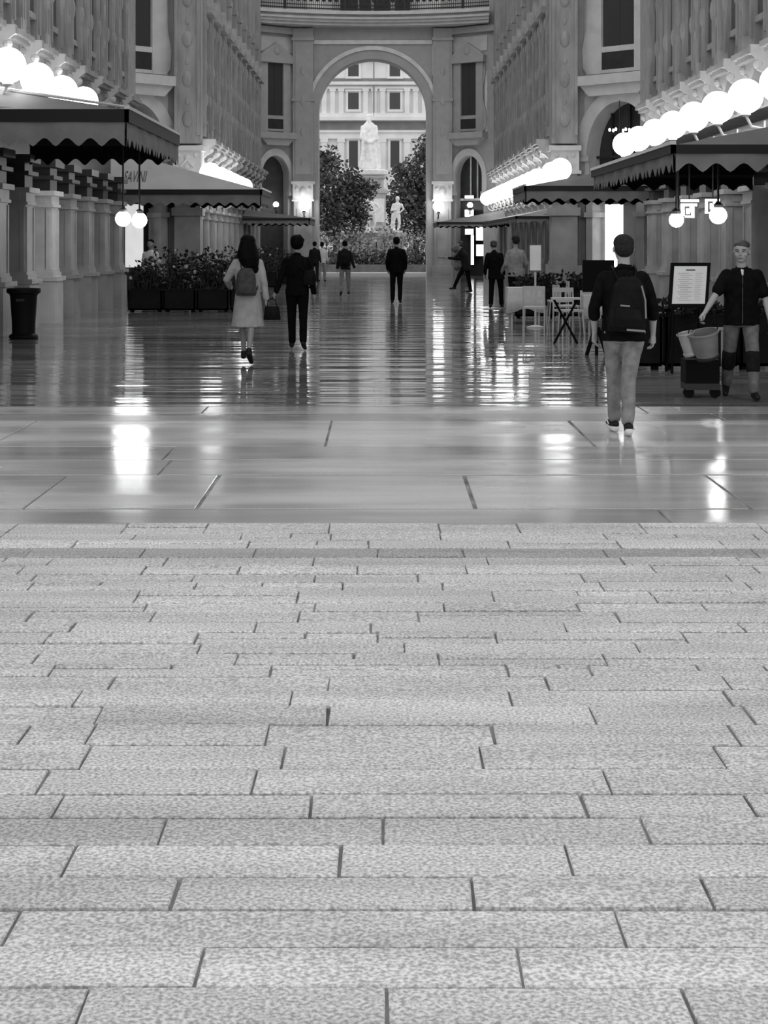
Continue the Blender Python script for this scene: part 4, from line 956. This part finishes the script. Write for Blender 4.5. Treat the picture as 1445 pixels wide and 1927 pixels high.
def bucket(x, y, z, h, r0, r1_, m, label, tx_, ty_):
    o = empty('bucket', (x, y, z), label=label, cat='bucket'); o.rotation_euler = (R(tx_), R(ty_), 0)
    b = MB(); b.lathe2([(0, -h), (r0 * .98, -h), (r0, -h + .01), (r1_, 0), (r1_ + .012, 0), (r1_ + .012, -.018), (r1_ + .004, -.018), (r1_ - .006, -.002), (r0 - .008, -h + .012), (0, -h + .012)], (0, 0, 0), 32, (1, 1, 1)); b.build('pail', m, o, True)
    b = MB(); b.tube([(r1_ * math.cos(a), 0, r1_ * .75 * math.sin(a)) for a in [math.pi * i / 12 for i in range(13)]], .006, 6); b.build('handle', 'black_paint', o)
    b = MB(); b.lathe([(r0 + .004, -h + .0), (r0 + .012, -h + .02), (r0 + .012, -h + .035)], (0, 0, 0), 28); b.build('base_ring', 'dark_metal' if m == 'bucket_grey' else m, o)
    return o
hR = at(J['aR'][2] + J['aR'][3] * .1, (wx, wy), k, 172)
bucket(hR.x + .02, hR.y - .05, hR.z - .12, .30, .115, .16, 'bucket_grey', 'large grey bucket tilted in the hand of the short sleeved man', 10, -12)
bucket(hR.x - .15, hR.y + .04, hR.z - .13, .26, .065, .09, 'bucket_pale', 'narrow shiny pail beside the large grey bucket', 5, -14)
# dark trolley below the buckets
o = empty('trolley', (hR.x + .07, wy + .25, 0), label='low black trolley with upright bars behind the man with buckets', cat='trolley')
b = MB(); b.box(-.17, .2, -.15, .15, .16, .42); b.build('crate', 'black_paint', o)
for sx in (-.13, .16):
    b = MB(Matrix.Translation((sx, -.1, .06)) @ Matrix.Rotation(R(90), 4, 'X')); b.lathe([(.06, -.02), (.06, .02)], (0, 0, 0), 14); b.build('wheel', 'black_paint', o)
b = MB(); b.box(-.17, .2, -.15, .15, .09, .16); b.build('base', 'dark_metal', o)
b = MB(); b.tube([(.19, .1, .15), (.19, .1, .75)], .012, 6); b.tube([(.28, .1, .15), (.28, .1, .75)], .012, 6); b.box(.17, .3, .08, .12, .73, .76); b.box(.15, .3, .08, .12, .13, .16); b.build('push_bars', 'chair_white', o)
# woman in a pale coat
r3, J3, pel3, lean3, k3 = person(-1.84, 22.2, -2, 1.70, 'woman in a pale knee length coat with long black hair walking away', {'legL': (10, -2, 6), 'legR': (-14, -4, 12), 'footR': -35, 'armL': (10, 32, 60), 'inL': 34, 'armR': (-4, 13, 6), 'inR': 4, 'handR': 30},
       'coat_grey', 'skin', 'hair_dark', 'long', 'shoe_black', None, skin='skin', sleeve=1.0, coat=-.46, vox=.011, bulk=1.0, legs_bare=True, head_tilt=(4, 0))
rucksack(-1.84, 22.2, -2, pel3, lean3, k3, 'pack_grey', 'small grey rucksack on the woman in the pale coat', .15, .2, .2)
o = empty('handbag', (-1.50, 22.15, .62), label='small black handbag dangling from the hand of the woman in the pale coat', cat='bag')
b = MB(); rings(b, [(0, 0, 0, .11, .04), (.02, 0, 0, .12, .05), (.17, 0, 0, .10, .04), (.19, 0, 0, .09, .02)]); b.build('bag_body', 'pack_black', o, True)
b = MB(); b.tube([(-.07, 0, .18), (-.05, 0, .27), (.0, 0, .30), (.05, 0, .27), (.07, 0, .18)], .008, 6); b.build('handle', 'pack_black', o)
# her companion
r4, J4, pel4, lean4, k4 = person(-1.30, 25.0, 0, 1.72, 'man all in black walking hand in hand with the woman in the pale coat', {'legL': (4, -1, 2), 'legR': (-6, 1, 12), 'footR': -20, 'armL': (-8, 19, 8), 'inL': 0, 'armR': (-2, 14, 8), 'inR': 6},
       'black_cloth', 'black_cloth', 'hair_dark', 'bushy', 'shoe_black', None, sleeve=1.0, vox=.012, bulk=1.0)
o = empty('shoulder_bag', (-1.30, 25.0, 0), label='dark shoulder bag at the hip of the man in black', cat='bag'); o.scale = (k4,) * 3
b = MB(); c = pel4 + Vector((.2, -.12, .2)); rings(b, [(c.z - .13, c.x, c.y, .11, .05), (c.z, c.x, c.y, .12, .06), (c.z + .12, c.x, c.y, .09, .04)]); remesh(b, 'bag_body', 'pack_black', o, .01, 3)
b = MB(); b.tube([c + Vector((-.05, 0, .1)), pel4 + Vector((.06, -.15, .36)), pel4 + Vector((-.08, -.06, .55)), pel4 + Vector((-.08, .1, .48))], .012, 6); b.build('strap', 'pack_black', o)
# man left of centre, pale trousers
Y = gy(557); r5, J5, pel5, lean5, k5 = person(gx(649, Y), Y, 0, 1.66, 'man with a dark pack and pale trousers walking toward the monument', {'legL': (-8, 2, 10), 'legR': (10, 2, 4), 'armL': (-5, 10, 10), 'armR': (-12, 16, 10), 'footL': -20}, 'dark_cloth', 'khaki_cloth', 'hair_dark', 'crop', vox=.015, bulk=1.02)
rucksack(gx(649, Y), Y, 0, pel5, lean5, k5, 'pack_black', 'dark rucksack on the man in pale trousers', .14, .2, .25)
# man in centre
Y = gy(571); person(gx(746, Y), Y, 0, 1.78, 'man in a black jacket and black trousers walking alone before the great arch', {'legL': (-2, 1, 3), 'legR': (3, 0, 3), 'armL': (-6, 18, 36), 'inL': 22, 'armR': (-6, 18, 36), 'inR': 22}, 'black_cloth', 'black_cloth', 'hair_dark', 'short', vox=.013, bulk=1.16)
# figure bending, striding sideways
Y = gy(551); person(gx(877, Y), Y, 70, 1.70, 'stooping person in a dark coat stepping sideways near the glowing signs', {'legL': (30, 3, 6), 'legR': (-6, 2, 4), 'armL': (40, 14, 50), 'armR': (30, 10, 60)}, 'dark_cloth', 'black_cloth', 'hair_grey', 'short', vox=.016, bulk=1.1, leanf=18, coat=-.2)
Y = gy(549); o = empty('carrier_bag', (gx(862, Y), Y, 0), label='crumpled grey bag held by the stooping person', cat='bag')
b = MB(); b.sphere((0, 0, 1.1), .2, 14, 10, (.8, .6, 1.5)); b.sphere((-.1, 0, 1.45), .13, 12, 8); b.sphere((-.03, -.05, .85), .14, 12, 8); remesh(b, 'bag_body', 'trouser_grey', o, .018, 2, .03)
b = MB(); b.tube([(-.05, 0, 1.4), (.03, 0, 1.6), (.12, 0, 1.35)], .012, 6); b.build('handles', 'dark_metal', o)
# pair of standing men at right
Y = gy(580); person(gx(933, Y), Y, -8, 1.70, 'man in a long black jacket striding beside the man in the grey shirt', {'legL': (-12, 2, 4), 'legR': (12, 4, 6), 'armL': (-8, 14, 30), 'inL': 10, 'armR': (-6, 10, 30)}, 'black_cloth', 'black_cloth', 'hair_grey', 'crop', vox=.014, bulk=1.1, coat=-.18, leanf=4, sway=-5)
Y = gy(590); person(gx(970, Y), Y, 20, 1.80, 'man in a light grey shirt and black trousers standing by the slim menu stand', {'legL': (-3, 1, 2), 'legR': (6, 2, 4), 'armL': (6, 14, 50), 'inL': 20, 'armR': (2, 22, 60), 'inR': 40}, 'shirt_grey', 'black_cloth', 'hair_brown', 'short', vox=.014, bulk=1.05)
# waiter among the plants
person(-6.1, 42.4, 170, 1.72, 'dark haired waiter in a white shirt behind the terrace plants', {'legL': (0, 1, 2), 'legR': (0, 1, 2), 'armL': (5, 6, 30), 'armR': (5, 6, 30)}, 'shirt_white', 'black_cloth', 'hair_dark', 'short', vox=.02)
Y = 66.0; person(gx(606, Y), Y, 0, 1.62, 'person in a white top beside the far plant boxes', {'legL': (-6, 2, 4), 'legR': (8, 2, 4), 'armL': (-5, 10, 10), 'armR': (6, 10, 20)}, 'shirt_white', 'shirt_grey', 'hair_dark', 'short', vox=.022)
Y = 64.0; person(gx(592, Y), Y, 0, 1.64, 'person in dark clothes walking beside the person in the white top', {'legL': (6, 2, 4), 'legR': (-8, 2, 4), 'armL': (-5, 10, 10), 'armR': (6, 10, 20)}, 'dark_cloth', 'dark_cloth', 'hair_dark', 'short', vox=.022)

# ---------------------------------------------------------------- piazza beyond the arch
# monument
o = empty('monument', (-.55, 110, 0), label='stepped stone pedestal of the monument in the square', cat='monument')
b = MB(); b.box(-2.6, 2.6, -2.6, 2.6, -.02, .5); b.box(-2.2, 2.2, -2.2, 2.2, .5, 2.0); b.box(-2.4, 2.4, -2.4, 2.4, 2.0, 2.25); b.build('base', 'plinth_stone', o)
b = MB(); b.lathe([(1.25, 2.25), (1.25, 2.6), (.95, 2.8), (.95, 4.9), (1.1, 5.0), (1.1, 5.2), (.8, 5.4), (.8, 5.9), (.95, 6.05), (.95, 6.15)], (0, 0, 0), 8); b.build('shaft', 'plinth_stone', o)
b = MB(); b.lathe([(.75, 6.15), (1.1, 6.3), (1.15, 6.55), (1.0, 6.62)], (0, 0, 0), 8); b.build('cap', 'statue_marble', o)
b = MB(); b.box(-.95, -.1, -1.02, -.9, 3.1, 4.7); b.box(.1, .85, -1.0, -.9, 3.0, 4.6); b.build('relief_panel', 'statue_marble', o)
# robed statue
s_ = empty('robed_statue', (-.75, 110, 6.62), label='tall white robed bearded statue on top of the monument', cat='statue')
b = MB(); rings(b, [(0, .1, 0, .62, .5), (.15, .1, 0, .66, .52), (.5, .12, 0, .6, .48), (1.2, .1, 0, .52, .42), (1.9, .08, 0, .5, .40), (2.5, .05, 0, .54, .38), (2.95, .02, 0, .5, .34), (3.2, 0, 0, .3, .25), (3.35, -.02, 0, .14, .14)])
b.sphere((-.02, -.05, 3.58), .22, 16, 12, (.9, 1, 1.15)); b.sphere((-.02, -.18, 3.4), .13, 12, 8, (1, .8, 1.5)); b.sphere((-.02, -.02, 3.72), .26, 14, 8, (1, 1, .42))
limb(b, [Vector((-.42, -.1, 2.9)), Vector((-.5, -.3, 2.2)), Vector((-.1, -.5, 1.9))], [.17, .15, .1]); limb(b, [Vector((.42, -.1, 2.9)), Vector((.5, -.3, 2.1)), Vector((.1, -.5, 1.85))], [.18, .16, .11])
b.tube([(-.35, -.35, 2.6), (-.45, -.45, 1.0), (-.55, -.45, .1)], [.1, .13, .16]); b.tube([(.0, -.35, 2.4), (.1, -.48, 1.2), (.25, -.5, .1)], [.1, .1, .12]); b.tube([(.35, -.2, 2.4), (.42, -.42, 1.0), (.5, -.42, .1)], [.09, .1, .12]); b.tube([(.62, 0, 2.3), (.72, -.1, .1)], [.08, .13])
remesh(b, 'figure', 'statue_marble', s_, .05, 2, .03)
def nude(x, y, z, h, label, lean_):
    s = empty('pupil_statue', (x, y, z), label=label, cat='statue'); k = h / 1.78; s.scale = (k, k, k)
    b = MB(); b.box(-.3, .3, -.25, .25, 0, .12); b.build('plinth', 'statue_marble', s)
    b = MB(); lx = lean_
    rings(b, [(.75, 0, 0, .14, .11), (.9, 0, 0, .18, .13), (1.05, 0, 0, .15, .11), (1.25, lx * .3, 0, .18, .12), (1.42, lx * .5, 0, .2, .11), (1.52, lx * .5, 0, .1, .08)])
    b.sphere((lx * .6, -.03, 1.72), .115, 14, 10, (.9, 1, 1.2)); limb(b, [Vector((lx * .5, 0, 1.5)), Vector((lx * .6, 0, 1.65))], [.06, .06])
    limb(b, [Vector((-.1, 0, .85)), Vector((-.16, -.1, .45)), Vector((-.1, 0, .14))], [.1, .07, .05]); limb(b, [Vector((.1, 0, .85)), Vector((.15, -.05, .45)), Vector((.06, 0, .14))], [.1, .07, .05])
    limb(b, [Vector((-.2 + lx * .5, 0, 1.42)), Vector((-.26, -.05, 1.12)), Vector((-.05, -.18, 1.15))], [.07, .055, .04]); limb(b, [Vector((.2 + lx * .5, 0, 1.42)), Vector((.36, -.05, 1.2)), Vector((.14, -.14, 1.0))], [.07, .055, .04])
    b.tube([(-.18, -.03, 1.0), (-.22, -.05, .3), (-.2, -.05, .12)], [.07, .09, .1]); remesh(b, 'figure', 'statue_marble', s, .028, 2, .01)
nude(-.55, 107.6, 2.25, 2.5, 'white standing figure with a cloak on the front of the monument base', -.12)
nude(1.12, 107.9, 2.25, 2.4, 'slim white standing figure on the corner of the monument base', .08)
# low garden wall and kerb
b = MB(); b.box(-7, 7, 84, 84.6, -.02, .45); tag(b.build('garden_kerb', 'kerb_grey'), 'low grey stone kerb running across the square', 'kerb')
def hedge_run(x0, x1, y, h, label, n, m='leaf', d=.8, fl=0):
    rnd = random.Random(int(x0 * 10) + 77); b = MB(); f = MB()
    o = empty('hedge', ((x0 + x1) / 2, y, 0), label=label, cat='hedge'); w2 = (x1 - x0) / 2
    for k in range(n):
        p = (rnd.uniform(-w2, w2), rnd.uniform(-d / 2, d / 2), rnd.uniform(.02, h) * rnd.uniform(.8, 1.1)); leaf(b, p, rnd, rnd.uniform(.15, .3))
        if rnd.random() < fl: f.sphere(p, rnd.uniform(.05, .12), 6, 4)
    q = b.build('foliage', m, o); q['kind'] = 'stuff'
    if f.v: q = f.build('blossoms', 'flower_pale', o); q['kind'] = 'stuff'
    b = MB()
    for k in range(int(w2 * 4)): xx = -w2 + .2 + k * .5; b.tube([(xx, 0, -.02), (xx + .1, 0, h * .7)], .03, 5)
    b.build('stems', 'bark', o)
hedge_run(-4.2, 3.6, 85.6, 1.15, 'dark clipped hedge behind the low kerb of the square', 2600, 'leaf')
hedge_run(-5, 4.4, 96, 2.4, 'tangled flowering shrubs in front of the monument', 2600, 'leaf_pale', 2.0, .06)
def tree(x, y, h, trunk_h, blobs, label, seed, n=5200):
    rnd = random.Random(seed); o = empty('tree', (x, y, 0), label=label, cat='tree')
    b = MB(); b.tube([(0, 0, -.02), (.1, 0, trunk_h * .5), (0, 0, trunk_h)], [.28, .2, .15], 10)
    for (bx_, by_, bz, br) in blobs: b.tube([(0, 0, trunk_h * .8), (bx_ * .5, by_ * .5, (trunk_h + bz) / 2), (bx_, by_, bz)], [.12, .08, .03], 6)
    b.build('trunk', 'bark', o, True)
    b = MB(); tot = sum(q[3] ** 2 for q in blobs)
    for (bx_, by_, bz, br) in blobs:
        for k in range(int(n * br * br / tot)):
            v = Vector((rnd.gauss(0, 1), rnd.gauss(0, 1), rnd.gauss(0, 1))).normalized() * br * rnd.uniform(.35, 1.05) * (1 + .25 * noise.noise(Vector((k * .01, bz, bx_))))
            leaf(b, (bx_ + v.x, by_ + v.y, bz + v.z * 1.1), rnd, rnd.uniform(.22, .42))
    q = b.build('foliage', 'leaf', o); q['kind'] = 'stuff'
tree(-2.9, 103, 7.5, 3.5, [(-1.0, 0, 6.6, 1.1), (0, 0, 5.0, 1.7), (1.0, .2, 4.2, 1.3), (-.9, -.2, 3.4, 1.6), (.6, -.3, 2.6, 1.5), (-.3, .2, 7.0, .7), (1.2, 0, 5.6, .7), (1.7, 0, 4.9, .75), (2.3, .2, 5.0, .6), (1.6, 0, 3.4, .8)], 'bushy dark tree by the monument on the lettered canopy side', 5)
tree(2.5, 113.5, 8.5, 4, [(.9, 0, 8.2, 1.05), (.4, 0, 6.8, 1.4), (-.6, .2, 5.4, 1.5), (.9, 0, 4.8, 1.6), (-.5, -.3, 3.4, 1.7), (.9, -.2, 2.6, 1.5), (1.3, 0, 9.4, .65), (-1.1, 0, 6.5, .65), (-1.5, 0, 4.2, 1.0)], 'bushy dark tree by the monument on the glowing sign side', 8)
# palace
P = empty('palace', (0, 150, 0), label='pale classical palace front rising behind the monument', cat='building')
b = MB(); b.box(-24, 24, 0, 8, -.02, 21.5); b.build('wall', 'palace', P)
for z0, z1, d in ((13.0, 13.35, .7), (13.35, 13.7, .5), (11.9, 12.1, .25), (11.3, 11.5, .35), (16.35, 16.65, .6), (16.0, 16.2, .3), (18.6, 18.8, .4), (6.0, 6.4, .4)):
    b = MB(); b.box(-24, 24, -d, 0, z0, z1); b.build('cornice', 'palace', P)
b = MB(); b.box(-24, 24, -.04, 0, 12.15, 12.95); b.build('cornice_shade_band', 'palace_dark', P)  # dark band painting the shade under the cornice
b = MB(); b.box(-24, 24, -.05, 0, 16.66, 17.0); b.build('attic_shade_band', 'palace_dark', P)  # cornice shading painted as a second dark band
for i in range(16):
    x = -2.5 + (i - 6) * 3.9
    if abs(x) > 22: continue
    for (z0, z1) in ((14.1, 15.65), (8.6, 11.1), (17.2, 18.3)):
        b = MB(); hw = .5 if z0 > 14 else .42; b.box(x - hw - .22, x - hw, -.14, 0, z0 - .15, z1 + .15); b.box(x + hw, x + hw + .22, -.14, 0, z0 - .15, z1 + .15); b.box(x - hw - .3, x + hw + .3, -.25, 0, z1 + .1, z1 + .3); b.box(x - hw - .25, x + hw + .25, -.2, 0, z0 - .25, z0 - .08)
        w_ = b.build('window', 'palace', P); b = MB(); b.box(x - hw, x + hw, -.03, .02, z0, z1); b.box(x - .04, x + .04, -.06, 0, z0, z1); b.build('pane', 'palace_window', w_)
    for dx in (1.15, 1.95, 2.75):
        b = MB(); b.box(x + dx - .22, x + dx + .22, -.3, 0, 13.7, 16.0); b.box(x + dx - .3, x + dx + .3, -.36, 0, 15.75, 16.0); b.build('pilaster', 'palace', P)
        if dx != 1.95: b = MB(); b.box(x + dx - .28, x + dx + .28, -.35, 0, 6.4, 11.3); b.box(x + dx - .36, x + dx + .36, -.4, 0, 10.95, 11.3); b.build('pilaster', 'palace', P)
b = MB(); b.tube([(-.58, -.45, 6.4), (-.58, -.45, 20)], .06, 8); b.build('drainpipe', 'palace_dark', P)
